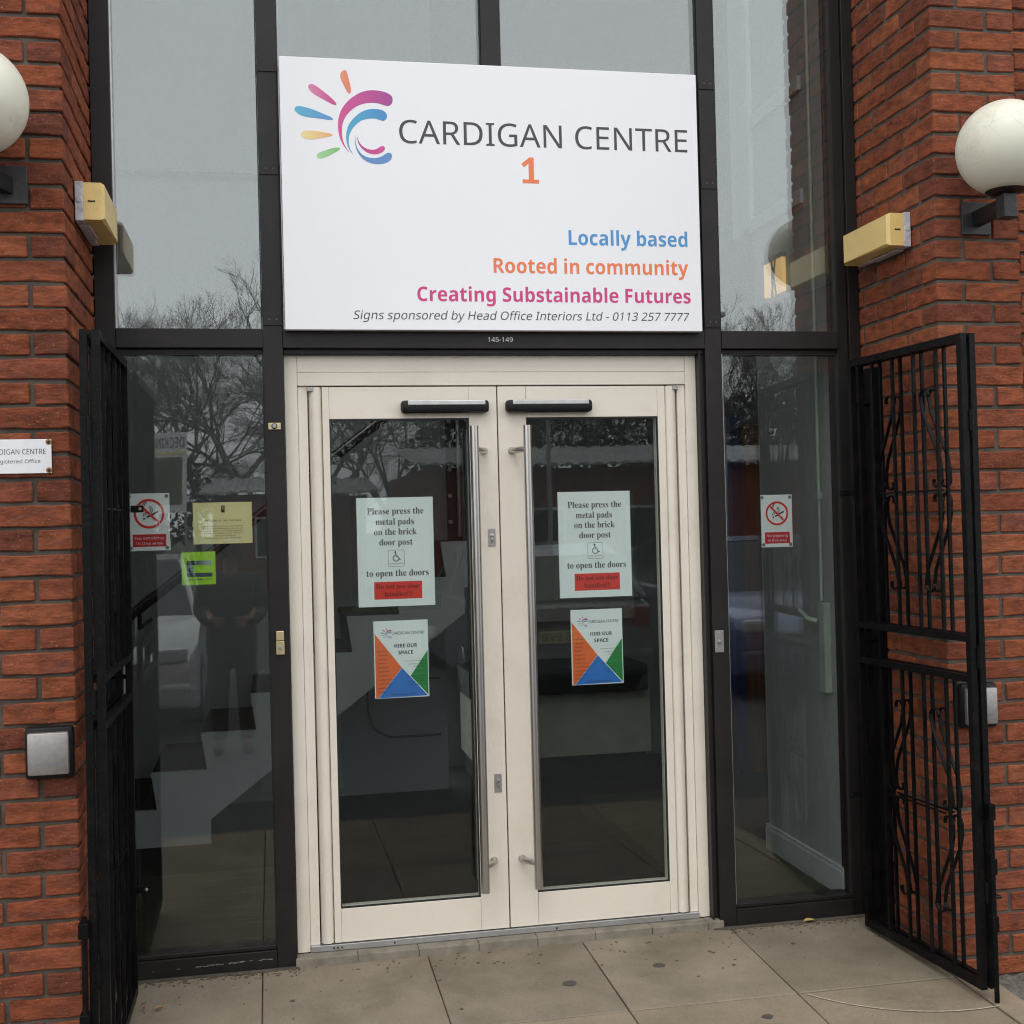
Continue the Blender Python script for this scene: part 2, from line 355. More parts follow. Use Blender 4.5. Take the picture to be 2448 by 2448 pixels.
class MB:
    def __init__(s): s.v = []; s.f = []; s.smooth = False
    def add(s, vs, fs):
        n = len(s.v); s.v += [tuple(v) for v in vs]; s.f += [tuple(i + n for i in f) for f in fs]; return s
    def box(s, x0, x1, y0, y1, z0, z1, bev=0.0):
        if x0 > x1: x0, x1 = x1, x0
        if y0 > y1: y0, y1 = y1, y0
        if z0 > z1: z0, z1 = z1, z0
        if not bev:
            return s.add([(x, y, z) for x in (x0, x1) for y in (y0, y1) for z in (z0, z1)],
                         [(0, 1, 3, 2), (4, 6, 7, 5), (0, 4, 5, 1), (2, 3, 7, 6), (0, 2, 6, 4), (1, 5, 7, 3)])
        bm = bmesh.new(); bmesh.ops.create_cube(bm, size=1)
        bmesh.ops.scale(bm, vec=(x1 - x0, y1 - y0, z1 - z0), verts=bm.verts)
        bmesh.ops.translate(bm, vec=((x0 + x1) / 2, (y0 + y1) / 2, (z0 + z1) / 2), verts=bm.verts)
        bmesh.ops.bevel(bm, geom=bm.edges[:], offset=bev, segments=2, affect='EDGES', profile=.5)
        bm.verts.index_update()
        s.add([v.co.copy() for v in bm.verts], [[v.index for v in f.verts] for f in bm.faces]); bm.free(); return s
    def obox(s, c, ax, ay, az, hx, hy, hz):
        c = Vector(c); ax, ay, az = Vector(ax), Vector(ay), Vector(az)
        return s.add([c + ax * hx * i + ay * hy * j + az * hz * k for i in (-1, 1) for j in (-1, 1) for k in (-1, 1)],
                     [(0, 1, 3, 2), (4, 6, 7, 5), (0, 4, 5, 1), (2, 3, 7, 6), (0, 2, 6, 4), (1, 5, 7, 3)])
    def tube(s, pts, r, n=10, cap=True, flat=None):
        pts = [Vector(p) for p in pts]; rr = r if isinstance(r, (list, tuple)) else [r] * len(pts)
        rings = []; up0 = None
        for i, p in enumerate(pts):
            d = (pts[min(i + 1, len(pts) - 1)] - pts[max(i - 1, 0)]).normalized()
            if up0 is None:
                up0 = Vector((0, 0, 1)) if abs(d.z) < .9 else Vector((1, 0, 0))
            a = d.cross(up0)
            if a.length < 1e-4: a = d.orthogonal()
            a.normalize(); b = d.cross(a).normalized(); up0 = -b if flat is None else up0
            base = len(s.v)
            for k in range(n):
                t = 2 * math.pi * k / n
                s.v.append(tuple(p + a * math.cos(t) * rr[i] + b * math.sin(t) * rr[i]))
            rings.append(base)
        for q in range(len(rings) - 1):
            for k in range(n):
                k2 = (k + 1) % n
                s.f.append((rings[q] + k, rings[q] + k2, rings[q + 1] + k2, rings[q + 1] + k))
        if cap:
            s.f.append(tuple(rings[0] + k for k in range(n))[::-1]); s.f.append(tuple(rings[-1] + k for k in range(n)))
        return s
    def ribbon(s, pts, w, t, side):
        """flat bar: width w along `side`, thickness t in the plane of the curve"""
        pts = [Vector(p) for p in pts]; side = Vector(side).normalized(); rings = []
        for i, p in enumerate(pts):
            d = (pts[min(i + 1, len(pts) - 1)] - pts[max(i - 1, 0)]).normalized(); nn = d.cross(side).normalized()
            base = len(s.v)
            for a, b in ((-1, -1), (1, -1), (1, 1), (-1, 1)):
                s.v.append(tuple(p + side * a * w / 2 + nn * b * t / 2))
            rings.append(base)
        for q in range(len(rings) - 1):
            for k in range(4):
                k2 = (k + 1) % 4
                s.f.append((rings[q] + k, rings[q] + k2, rings[q + 1] + k2, rings[q + 1] + k))
        s.f.append(tuple(rings[0] + k for k in range(4))[::-1]); s.f.append(tuple(rings[-1] + k for k in range(4)))
        return s
    def lathe(s, c, prof, n=24, axis='Z'):
        c = Vector(c); rings = []
        for r, h in prof:
            base = len(s.v)
            for k in range(n):
                t = 2 * math.pi * k / n; a, b = r * math.cos(t), r * math.sin(t)
                s.v.append(tuple(c + (Vector((a, b, h)) if axis == 'Z' else Vector((a, h, b)) if axis == 'Y' else Vector((h, a, b)))))
            rings.append(base)
        for q in range(len(rings) - 1):
            for k in range(n):
                k2 = (k + 1) % n
                s.f.append((rings[q] + k, rings[q] + k2, rings[q + 1] + k2, rings[q + 1] + k))
        s.f.append(tuple(rings[0] + k for k in range(n))[::-1]); s.f.append(tuple(rings[-1] + k for k in range(n)))
        return s
    def poly(s, pts, y, th=.0006):
        """prism of an XZ outline, front face at y, thickness th into +Y"""
        n = len(pts); b = len(s.v)
        s.v += [(p[0], y, p[1]) for p in pts] + [(p[0], y + th, p[1]) for p in pts]
        s.f.append(tuple(b + i for i in range(n))); s.f.append(tuple(b + n + i for i in range(n))[::-1])
        for i in range(n):
            j = (i + 1) % n; s.f.append((b + i, b + n + i, b + n + j, b + j))
        return s
    def build(s, name, material, parent=None, kind=None, smooth=False, label=None):
        off = WL.get(parent.name, Vector()) if parent else Vector()
        me = bpy.data.meshes.new(name)
        me.from_pydata([(v[0] - off.x, v[1] - off.y, v[2] - off.z) for v in s.v], [], s.f)
        bm = bmesh.new(); bm.from_mesh(me); bmesh.ops.recalc_face_normals(bm, faces=bm.faces); bm.to_mesh(me); bm.free()
        if smooth:
            me.shade_smooth()
            me.set_sharp_from_angle(angle=RAD(40))
        me.materials.append(material)
        o = bpy.data.objects.new(name, me); COL.objects.link(o)
        if parent: o.parent = parent
        WL[o.name] = off.copy()
        if kind: o['kind'] = kind
        if label: o['label'] = label
        return o

def one(name, mb, material, label, cat, group=None, smooth=False, kind=None):
    """a thing that is a single mesh; origin moved to its centre base"""
    xs = [v[0] for v in mb.v]; ys = [v[1] for v in mb.v]; zs = [v[2] for v in mb.v]
    c = Vector(((min(xs) + max(xs)) / 2, (min(ys) + max(ys)) / 2, min(zs)))
    mb.v = [tuple(Vector(v) - c) for v in mb.v]
    o = mb.build(name, material, smooth=smooth); o.location = c; WL[o.name] = c
    return tag(o, label, cat, group, kind)

def structure(name, mb, material, parent=None, smooth=False):
    o = mb.build(name, material, parent, smooth=smooth)
    if not parent: o['kind'] = 'structure'
    return o

_cap = {}
FONT = None
try:   # a plain humanist face that ships inside Blender; the default face is used where it is missing
    FONT = bpy.data.fonts.load(bpy.utils.system_resource('DATAFILES') + '/fonts/NotoSansMath-Regular.woff2')
except Exception:
    FONT = None
def raw_text(body, bold=0.0, shear=0.0):
    cu = bpy.data.curves.new('t', 'FONT'); cu.body = body
    if FONT: cu.font = FONT
    cu.offset = bold; cu.shear = shear; cu.resolution_u = 3; cu.extrude = 0
    to = bpy.data.objects.new('t', cu); COL.objects.link(to)
    bpy.context.view_layer.update()
    me = bpy.data.meshes.new_from_object(to.evaluated_get(bpy.context.evaluated_depsgraph_get()))
    COL.objects.unlink(to); bpy.data.objects.remove(to); bpy.data.curves.remove(cu)
    return me
def cap_height(serif):
    if serif not in _cap:
        me = raw_text('\U0001D407' if serif else 'H')
        _cap[serif] = max(v.co.y for v in me.vertices) if me.vertices else .7
        bpy.data.meshes.remove(me)
    return _cap[serif]
def math_bold(t):   # bold sans letters of the same face
    return ''.join(chr(0x1D5D4 + ord(c) - 65) if 'A' <= c <= 'Z' else chr(0x1D5EE + ord(c) - 97) if 'a' <= c <= 'z' else chr(0x1D7EC + ord(c) - 48) if '0' <= c <= '9' else c for c in t) if FONT else t
def math_serif(t):
    return ''.join(chr(0x1D400 + ord(c) - 65) if 'A' <= c <= 'Z' else chr(0x1D41A + ord(c) - 97) if 'a' <= c <= 'z' else c for c in t)
def text(body, x0, x1, zb, zc, y, material, parent, name='lettering', bold=0.0, shear=0.0, serif=False, th=.0004, mirror=1):
    """printed words: width fitted to x0..x1, baseline zb, cap height zc-zb, facing -Y"""
    me = raw_text(math_serif(body) if serif else math_bold(body) if bold > .015 else body, 0, shear)
    if not me.vertices: return None
    xs = [v.co.x for v in me.vertices]
    a, b = min(xs), max(xs); sx = (x1 - x0) / (b - a) if x1 is not None else None
    sz = (zc - zb) / cap_height(serif)
    if sx is None: sx = sz
    off = WL.get(parent.name, Vector()) if parent else Vector()
    for v in me.vertices:
        px, pz = v.co.x, v.co.y
        v.co = (x0 + (px - a) * sx - off.x, y - off.y, zb + pz * sz - off.z)
    if mirror < 0:
        for v in me.vertices: v.co.x = -(v.co.x)
    me.name = name; me.materials.clear(); me.materials.append(material)
    o = bpy.data.objects.new(name, me); COL.objects.link(o); o.parent = parent
    WL[o.name] = off.copy()
    return o

# ================================================================== LARGE STRUCTURE
SLOPE = .035
# ground, car park, gravel
g = MB().box(-300, 300, -400, 200, -.7, -.20); structure('ground', g, MT['grassland'])
a = MB().box(-40, 40, -20, -2.42, -.18, -.10); structure('car_park_asphalt', a, MT['asphalt'])
gr = MB()
NX, NY = 60, 60
for i in range(NX + 1):
    for j in range(NY + 1):
        x = 1.86 + i * .02; y = -1.7 + j * .02
        gr.v.append((x, y, -.055 + .012 * noise.noise(Vector((x * 30, y * 30, 0))) + .006 * noise.noise(Vector((x * 90, y * 90, 3))) - .02 * max(0, (-y - .6))))
for i in range(NX):
    for j in range(NY):
        k = i * (NY + 1) + j
        gr.f.append((k, k + NY + 1, k + NY + 2, k + 1))
structure('gravel', gr, MT['gravel'])
structure('gravel_bed', MB().box(1.86, 8, -2.42, .2, -.2, -.085), MT['gravel'])
structure('gravel_bed', MB().box(-8, -3.0, -2.42, .2, -.2, -.02), MT['gravel'])

# pavement of concrete slabs, each a piece
pv = MB().add([(-3.0, .0, -.03), (1.885, .0, -.03), (1.885, -2.42, -.03 - SLOPE * 2.42), (-3.0, -2.42, -.03 - SLOPE * 2.42),
               (-3.0, .0, -.012), (1.885, .0, -.012), (1.885, -2.42, -.012 - SLOPE * 2.42), (-3.0, -2.42, -.012 - SLOPE * 2.42)],
              [(0, 1, 2, 3), (4, 7, 6, 5), (0, 4, 5, 1), (1, 5, 6, 2), (2, 6, 7, 3), (3, 7, 4, 0)])
pave = structure('pavement', pv, MT['joint'])
def slab(x0, x1, y0, y1, m, seed, h=.03):
    q = random.Random(seed); bm = bmesh.new()
    bmesh.ops.create_cube(bm, size=1); bmesh.ops.scale(bm, vec=(x1 - x0, y1 - y0, h), verts=bm.verts)
    bmesh.ops.bevel(bm, geom=[e for e in bm.edges], offset=.0025, segments=1, affect='EDGES')
    cx, cy = (x0 + x1) / 2, (y0 + y1) / 2
    tx, ty, dz = q.uniform(-.0025, .0025), q.uniform(-.0025, .0025), q.uniform(-.0012, .0012)
    for v in bm.verts:
        X, Y = v.co.x + cx + q.uniform(-.0008, .0008), v.co.y + cy + q.uniform(-.0008, .0008)
        v.co = (X, Y, v.co.z - h / 2 + SLOPE * Y + tx * v.co.x + ty * v.co.y + dz)
    me = bpy.data.meshes.new('paving_slab'); bm.to_mesh(me); bm.free(); me.materials.append(m)
    o = bpy.data.objects.new('paving_slab', me); COL.objects.link(o); o.parent = pave; return o
XJ = [-3.0, -2.4, -1.8, -1.2, -.601, 0.0, .590, 1.182, 1.765]
YJ = [.0, -.640, -1.24, -1.84, -2.42]
ns = 0
for i in range(len(XJ) - 1):
    for j in range(len(YJ) - 1):
        ns += 1; gp = .0022
        slab(XJ[i] + gp, XJ[i + 1] - gp, YJ[j + 1] + gp, YJ[j] - gp, MT['slab'] if j == 0 else MT['slab_warm'], ns)
for j in range(len(YJ) - 1):
    if j == 0: continue
    slab(1.771, 1.88, YJ[j + 1] + .003, YJ[j] - .003, MT['slab_warm'], 90 + j)
# marks on the slabs
def zg(y): return SLOPE * y + .0015
def disc(cx, cy, rx, ry, n=16, h=.0014, seed=1):
    q = random.Random(seed); mb = MB()
    pts = [(cx + rx * math.cos(2 * math.pi * k / n) * q.uniform(.85, 1.1), cy + ry * math.sin(2 * math.pi * k / n) * q.uniform(.85, 1.1)) for k in range(n)]
    mb.v = [(p[0], p[1], zg(p[1]) + h) for p in pts] + [(p[0], p[1], zg(p[1]) - .001) for p in pts]
    mb.f = [tuple(range(n))] + [(k, (k + 1) % n, n + (k + 1) % n, n + k) for k in range(n)]
    return mb
for k, (x, y, r) in enumerate([(.80, -.30, .022), (.45, -.38, .026), (1.01, -.79, .018), (.17, -.12, .008), (-.50, -.30, .009), (1.06, -.36, .007), (.05, -.5, .006), (1.35, -.22, .008)]):
    disc(x, y, r, r * .9, seed=k).build('gum_spot', MT['gum'], pave)
arc = MB(); N = 44
for k in range(N + 1):        # the arc scored by the drop bolt of the right gate
    for rr in (.5940, .5995):
        wob = .0015 * noise.noise(Vector((k * .7, rr * 50, 0)))
        a_ = RAD(-53.5 + 62.5 * k / N)
        x = 1.6856 + (rr + wob) * math.sin(a_); y = -.3003 - (rr + wob) * math.cos(a_)
        arc.v.append((x, y, zg(y) + .0012))
for k in range(N): arc.f.append((2 * k, 2 * k + 1, 2 * k + 3, 2 * k + 2))
arc.build('scrape_mark', MT['scrape'], pave)

for x0_, x1_ in ((-1.13, -.47), (1.115, 1.80)):
    ds = MB(); N = 60
    for k in range(N + 1):
        x = x0_ + (x1_ - x0_) * k / N; w = .016 + .014 * noise.noise(Vector((x * 14, 3, 0))) + .008 * noise.noise(Vector((x * 60, 9, 0)))
        ds.v += [(x, .002, .004), (x, -.010, .005), (x, -.010 - max(w, .004), zg(-.02) + .0012)]
    for k in range(N): ds.f += [(3 * k, 3 * k + 1, 3 * k + 4, 3 * k + 3), (3 * k + 1, 3 * k + 2, 3 * k + 5, 3 * k + 4)]
    ds.build('dirt_line', MT['joint'], pave)
# door step of grey blocks
stp = structure('door_step', MB().box(-.482, 1.16, -.004, .30, -.03, .026), MT['joint'])
xx = -.482
k = 0
while xx < 1.155:
    x1 = min(xx + .2236, 1.158)
    MB().box(xx, x1, -.012 + .002 * math.sin(k * 3), .052, -.02, .031 + .001 * math.sin(k * 5), .003).build('step_block', MT['step'], stp)
    xx += .225; k += 1

# --- interior shell
FZ = .046
structure('interior_floor', MB().box(-3.4, 4.6, .30, 6.2, -.1, FZ), MT['carpet'])
structure('entrance_mat', MB().box(-.44, 1.10, .10, 1.215, .02, FZ + .004), MT['dark_in'])
structure('floor_tiles', MB().box(1.15, 1.70, .06, 2.2, .02, FZ + .006), MT['carpet_green'])
structure('floor_tiles', MB().box(-1.13, -.46, .06, 1.2, .02, FZ + .006), MT['carpet_green'])
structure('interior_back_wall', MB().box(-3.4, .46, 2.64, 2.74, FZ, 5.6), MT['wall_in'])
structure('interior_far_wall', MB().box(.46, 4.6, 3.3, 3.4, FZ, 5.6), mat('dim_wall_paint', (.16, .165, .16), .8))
structure('interior_left_wall', MB().box(-3.5, -3.4, .06, 2.7, -.1, 5.6), MT['wall_in'])
structure('interior_right_wall', MB().box(4.6, 4.7, .06, 3.3, -.1, 5.6), MT['wall_in'])
structure('ceiling', MB().box(-3.5, 4.7, .08, 3.4, 5.6, 5.7), MT['white_in'])
structure('interior_ledge', MB().box(-3.4, -.2, 2.60, 2.639, 3.595, 3.622), MT['dark_in'])
nib = structure('interior_side_wall', MB().box(1.712, 1.86, .075, .865, FZ, 5.6), MT['wall_in'])
MB().box(1.696, 1.7115, .08, .868, FZ + .002, FZ + .105).box(1.700, 1.7115, .08, .868, FZ + .105, FZ + .122).build('skirting_board', MT['white_in'], nib)
wf = MB().box(1.690, 1.7115, .84, .93, 2.95, 5.2).box(1.695, 1.7115, .30, .86, 2.92, 2.98).box(1.695, 1.7115, .30, .86, 3.40, 3.46)
wf.build('window_frame', MT['white_in'], nib)
structure('interior_pier', MB().box(1.703, 1.86, .932, 1.10, 2.94, 5.6), MT['white_in'])
# facade walls outside the glazed bay (mostly beyond the picture)
MT['plainbrick'] = mat('plain_brick_surface', (.22, .052, .028), .9, var=.3, scale=12)
structure('facade_wall', MB().box(-8, -1.25, .05, .30, -.2, 6.2), mat('plain_brickwork', (.24, .05, .025), .9, var=.3, scale=12))
structure('facade_wall', MB().box(1.87, 9, .05, .30, -.2, 6.2), mat('plain_brickwork_right', (.24, .05, .025), .9, var=.3, scale=12))
structure('roof_slab', MB().box(-8, 9, .05, 6.3, 6.2, 6.4), MT['mortar'])

# ================================================================== BRICKWORK
BM = {}
def brick_mesh(lx, ly, variant, lz=.0625):
    key = (round(lx, 3), round(ly, 3), variant)
    if key in BM: return BM[key]
    q = random.Random(hash(key) & 0xffff); bm = bmesh.new()
    bmesh.ops.create_cube(bm, size=1)
    bmesh.ops.scale(bm, vec=(lx, ly, lz), verts=bm.verts)
    long = [e for e in bm.edges if abs((e.verts[0].co - e.verts[1].co).normalized()[0 if lx >= ly else 1]) > .9]
    if max(lx, ly) > .08:
        bmesh.ops.subdivide_edges(bm, edges=long, cuts=3 if max(lx, ly) > .15 else 1, use_grid_fill=True)
    hard = [e for e in bm.edges if len(e.link_faces) == 2 and e.link_faces[0].normal.dot(e.link_faces[1].normal) < .5]
    bmesh.ops.bevel(bm, geom=hard, offset=.0034, segments=1, affect='EDGES')
    s = q.uniform(0, 100)
    for v in bm.verts:
        p = v.co.copy()
        n = noise.noise_vector(Vector((p.x * 22 + s, p.y * 22, p.z * 30)))
        v.co += Vector((n.x * .0022, n.y * .0022, n.z * .0042 - (.0022 * abs(n.x) if p.z < 0 else 0)))
    me = bpy.data.meshes.new('brick'); bm.to_mesh(me); bm.free(); me.materials.append(MT['brick'])
    BM[key] = me; return me

def proj(p):
    d = Vector(p) - CAM; z = d.dot(_f)
    if z < .1: return 9, 9
    return d.dot(_r2) / z * 2981.4 / 1224, d.dot(_u2) / z * 2981.4 / 1224

def lay(parent, specs, limit=295):
    """specs: (x0,x1,y0,y1,zc); the bricks that show most become parts, the rest one joined part"""
    off = WL[parent.name]
    def score(s):
        x, y = proj(((s[0] + s[1]) / 2, s[2], s[4])); return max(abs(x), abs(y))
    specs = sorted(specs, key=score)
    rest = MB()
    for n, (x0, x1, y0, y1, zc) in enumerate(specs):
        q = rnd
        me = brick_mesh(x1 - x0 - (.003 if x1 - x0 > .03 else 0), y1 - y0 - (.003 if y1 - y0 > .03 else 0), q.randrange(6))
        loc = Vector(((x0 + x1) / 2 + q.uniform(-.0012, .0012), (y0 + y1) / 2 + q.uniform(-.0022, .0022), zc + q.uniform(-.0014, .0014)))
        rot = (q.uniform(-.004, .004), q.uniform(-.007, .007), q.uniform(-.006, .006))
        if n < limit:
            o = bpy.data.objects.new('brick', me); COL.objects.link(o); o.parent = parent
            o.location = loc - off; o.rotation_euler = rot
            if q.random() < .5: o.scale = (1, 1, -1) if False else (1, 1, 1)
        else:
            rest.add([v.co + loc for v in me.vertices], [list(p.vertices) for p in me.polygons])
    if rest.v:
        rest.build('brick_remainder', MT['brick'], parent, kind='stuff')

Y0 = .045
def courses(ztop, kmin, kmax): return [(k, ztop - .075 * k - .0375) for k in range(kmin, kmax)]
J = .010
# right pier: front face y=-.589, reveal face x=1.80, right end x=2.132
rp = thing('brick_pier', 'red brick pier at the right of the entrance behind the open gate', 'brick pier', (1.966, -.3, -.07), 'red brick piers of the entrance')
sp = []
for k, zc in courses(3.391, -8, 46):
    yf, xl, xr = -.589, 1.80, 2.132
    if k % 2 == 0:
        sp += [(xl, xl + .215, yf, yf + .1025, zc), (xl + .225, xr, yf, yf + .215, zc)]
        y = yf + .1125
        while y < Y0 - .02:
            sp.append((xl, xl + .1025, y, min(y + .215, Y0), zc)); y += .225
    else:
        sp += [(xl, xl + .1025, yf, yf + .215, zc), (xl + .1125, xr, yf, yf + .1025, zc)]
        y = yf + .225
        while y < Y0 - .02:
            sp.append((xl, xl + .1025, y, min(y + .215, Y0), zc)); y += .225
MB().box(1.8075, 2.1245, -.5805, Y0, -.2, 3.391 + .6).build('mortar', MT['mortar'], rp)
lay(rp, sp)
MB().box(1.80, 2.132, -.589, Y0, 3.99, 6.2).build('upper_pier', MT['plainbrick'], rp)
# recessed wall right of it
rw = thing('brick_wall', 'strip of red brick wall set back behind the right pier', 'brick wall', (3.0, -.4, -.1))
sp = []
for k, zc in courses(3.366, -8, 46):
    x = 2.134 + (.06 if k % 2 else .17)
    sp.append((2.134, x - J, -.49, -.3875, zc))
    while x < 2.9:
        sp.append((x, x + .215, -.49, -.3875, zc)); x += .225
MB().box(2.123, 3.2, -.4795, .05, -.2, 3.966).build('mortar', MT['mortar'], rw)
lay(rw, sp, 200)
MB().box(2.134, 9, -.49, .05, 3.97, 6.2).build('upper_wall', MT['plainbrick'], rw)
MB().box(3.2, 9, -.49, .05, -.2, 3.97).build('side_wall', MT['plainbrick'], rw)
# left pier
lp = thing('brick_pier', 'red brick pier at the left of the entrance carrying the white plaque', 'brick pier', (-1.5, -.3, -.05), 'red brick piers of the entrance')
sp = []
for k, zc in courses(3.192, -10, 43):
    yf, xr = -.617, -1.133
    if k % 2 == 0:
        sp.append((xr - .215, xr, yf, yf + .1025, zc)); x = xr - .225; y = yf + .1125
    else:
        sp.append((xr - .1025, xr, yf, yf + .215, zc)); x = xr - .1125; y = yf + .225
    while x > -2.0:
        sp.append((x - .215, x, yf, yf + .1025, zc)); x -= .225
    while y < Y0 - .02:
        sp.append((xr - .1025, xr, y, min(y + .215, Y0), zc)); y += .225
MB().box(-2.2, -1.143, -.6065, Y0, -.2, 3.942).build('mortar', MT['mortar'], lp)
lay(lp, sp)
MB().box(-2.2, -1.133, -.617, Y0, 3.942, 6.2).build('upper_pier', MT['plainbrick'], lp)
one('brick_wall', MB().box(-8, -2.21, -.617, .05, -.2, 6.2), MT['plainbrick'], 'plain wall continuing left of the left brick pier', 'wall')

# ================================================================== GLAZED SCREEN
TOP = 5.4
scr = thing('window_screen', 'tall dark bronze window frame with glass around the cream doors', 'window frame', (.33, .03, 0))
def member(x0, x1, z0, z1, y0=0.0, y1=.10, name='mullion'):
    m = MB().box(x0, x1, y0, y1, z0, z1, .002)
    return m.build(name, MT['bronze'], scr)
member(-1.131, -1.062, .0, TOP)
member(-.547, -.476, .0, TOP)
member(1.146, 1.214, .0, TOP)
# stepped jamb at the right door side
MB().box(1.122, 1.1285, .012, .06, .0, 2.256).build('jamb_lip', MT['bronze'], scr)
MB().box(1.1285, 1.146, .030, .09, .0, 2.256).build('jamb_channel', MT['bronze_dk'], scr)
member(1.706, 1.752, .0, TOP, y0=.012)
member(1.754, 1.80, .0, TOP)
member(.288, .360, 2.329, TOP, name='mullion')
for x0, x1 in ((-1.061, -.548), (-.475, 1.145), (1.215, 1.705)):
    member(x0, x1, 2.257, 2.327, y0=-.003, name='transom')
    member(x0, x1, 2.2385, 2.256, y0=.018, y1=.09, name='transom_lip') if x0 != 5 else None
for x0, x1 in ((-1.061, -.548), (1.215, 1.705)):
    member(x0, x1, .0, .068, y0=-.002, name='bottom_rail')
    member(x0, x1, .0695, .084, y0=.008, y1=.09, name='glazing_bead')
for x0, x1 in ((-1.061, -.548), (-.475, .287), (.361, 1.145), (1.215, 1.705)):
    member(x0, x1, TOP - .07, TOP, y0=-.001, name='transom')
# slim beads round the panes
def beads(x0, x1, z0, z1, bright):
    MB().box(x0, x0 + .005, .012, .03, z0, z1).build('glazing_bead', MT['alu'] if bright else MT['gasket'], scr)
    MB().box(x1 - .004, x1, .012, .03, z0, z1).build('glazing_bead', MT['gasket'], scr)
    MB().box(x0 + .0052, x1 - .0042, .012, .03, z1 - .004, z1).build('glazing_bead', MT['gasket'], scr)
for x0, x1, z0, z1, br in ((-1.0615, -.5475, 2.3275, TOP - .071, 1), (-.4755, .2875, 2.3275, TOP - .071, 0), (.3605, 1.1455, 2.3275, TOP - .071, 0),
                       (1.2145, 1.7055, 2.3275, TOP - .071, 0), (-1.0615, -.5475, .0845, 2.238, 1), (1.2145, 1.7055, .0845, 2.238, 1)):
    MB().box(x0 - .003, x1 + .003, .020, .044, z0 - .003, z1 + .003).build('pane', MT['glass_up'] if z0 > 2 else MT['glass'], scr)
    beads(x0, x1, z0, z1, br)
# joining plates and screws on the mullions
MT['dull_screw'] = mat('dull_screw', (.10, .085, .08), .5, metal=.4)
def plate(x0, x1, z, h=.0):
    p = MB().box(x0, x1, -.0035, -.0005, z - .022, z + .022, .001).build('joint_plate', MT['bronze'], scr)
    for sx in (x0 + (x1 - x0) * .35, x0 + (x1 - x0) * .72):
        MB().lathe((sx, -.0035, z), [(.0025, -.0012), (.0036, -.0006), (.004, 0)], 8, 'Y').build('screw', MT['dull_screw'], p)
for z in (2.913, 2.361): plate(-.546, -.477, z)
for z in (3.295, 2.905, 2.361): plate(1.147, 1.213, z)
MB().box(-.548, -.470, -.004, -.0008, 3.270, 3.292).build('joint_plate', MT['bronze'], scr)
# chipped paint along the bottom rail
chip = MB(); q = random.Random(4)
for k in range(46):
    x = q.uniform(-.84, -.66) if k < 32 else q.uniform(-1.0, -.56)
    z = .036 + .0045 * (x + .75) * 4 + q.uniform(-.0022, .0022)
    w, h = q.uniform(.004, .016), q.uniform(.0008, .002)
    chip.box(x, x + w, -.0030, -.0024, z, z + h)
chip.build('chipped_paint', MT['alu'], scr, kind='stuff')
# house number on the transom
tag(text('145-149', .285, .381, 2.2815, 2.2985, -.0042, MT['ink_white'], scr, bold=.012), 'small white street number 145-149')
# brass bolt plate, brass lock, steel key switch
t = thing('bolt_plate', 'small brass plate with a round bolt on the left door mullion', 'lock plate', (-.5125, -.004, 1.958))
MB().box(-.535, -.490, -.006, -.0005, 1.959, 1.983, .001).build('plate', MT['brass'], t)
MB().lathe((-.513, -.006, 1.971), [(.002, -.004), (.0075, -.0035), (.0085, 0)], 16, 'Y').build('bolt', MT['steel_matt'], t, smooth=True)
MB().lathe((-.513, -.0055, 1.971), [(.0085, -.0012), (.011, -.001), (.011, 0)], 16, 'Y').build('collar', MT['gasket'], t)
t = thing('door_lock', 'upright brass lock with an oval keyhole left of the cream doors', 'lock', (-.511, -.004, 1.138))
MB().box(-.5265, -.4955, -.010, -.0005, 1.139, 1.188, .0025).build('lock_case', MT['brass'], t)
MB().box(-.5255, -.4965, -.0125, -.0005, 1.190, 1.225, .0025).build('lock_cap', MT['brass'], t)
MB().lathe((-.511, -.010, 1.164), [(.003, -.003), (.007, -.0028), (.008, 0)], 14, 'Y').build('keyhole', MT['steel_matt'], t, smooth=True)
t = thing('key_switch', 'satin steel key switch plate right of the cream doors', 'switch', (1.1715, -.004, 1.07))
MB().box(1.153, 1.190, -.006, -.0005, 1.071, 1.157, .0022).build('plate', MT['steel_matt'], t)
MB().lathe((1.1715, -.006, 1.112), [(.003, -.006), (.0075, -.0055), (.009, 0)], 16, 'Y').build('key_barrel', MT['steel'], t, smooth=True)
for z in (1.080, 1.148):
    MB().lathe((1.1715, -.006, z), [(.0018, -.001), (.0028, 0)], 8, 'Y').build('screw', MT['steel'], t)

# ================================================================== CREAM DOOR FRAME AND DOORS
YD = .050
df = thing('door_frame', 'cream painted metal frame holding the double doors', 'door frame', (.33, .07, .03))
MB().box(-.4735, -.4265, YD, .12, .033, 2.237, .0015).build('jamb', MT['cream'], df)
MB().box(-.4255, -.3905, YD + .008, .12, .055, 2.122, .0015).build('inner_jamb', MT['cream'], df)
MB().box(1.078, 1.1215, YD, .12, .033, 2.237, .0015).build('jamb', MT['cream'], df)
MB().box(1.0455, 1.077, YD + .008, .12, .055, 2.122, .0015).build('inner_jamb', MT['cream'], df)
MB().box(-.4255, 1.077, YD, .12, 2.124, 2.1735, .0015).box(-.4255, 1.077, YD + .001, .12, 2.1745, 2.237, .0015).build('head', MT['cream'], df)
MB().box(-.425, 1.0765, YD - .008, .14, .034, .0545, .001).box(-.425, 1.0765, YD - .002, .14, .028, .0335).build('threshold', MT['alu'], df)
for x in (-.345, -.33, -.315, -.12, .5, .92): MB().box(x, x + .006, YD - .0095, YD - .0078, .040, .046).build('threshold_slot', MT['gasket'], df)
MB().box(-.40, 1.05, .095, .13, .056, 2.122).build('door_seal', MT['gasket'], df) if False else None

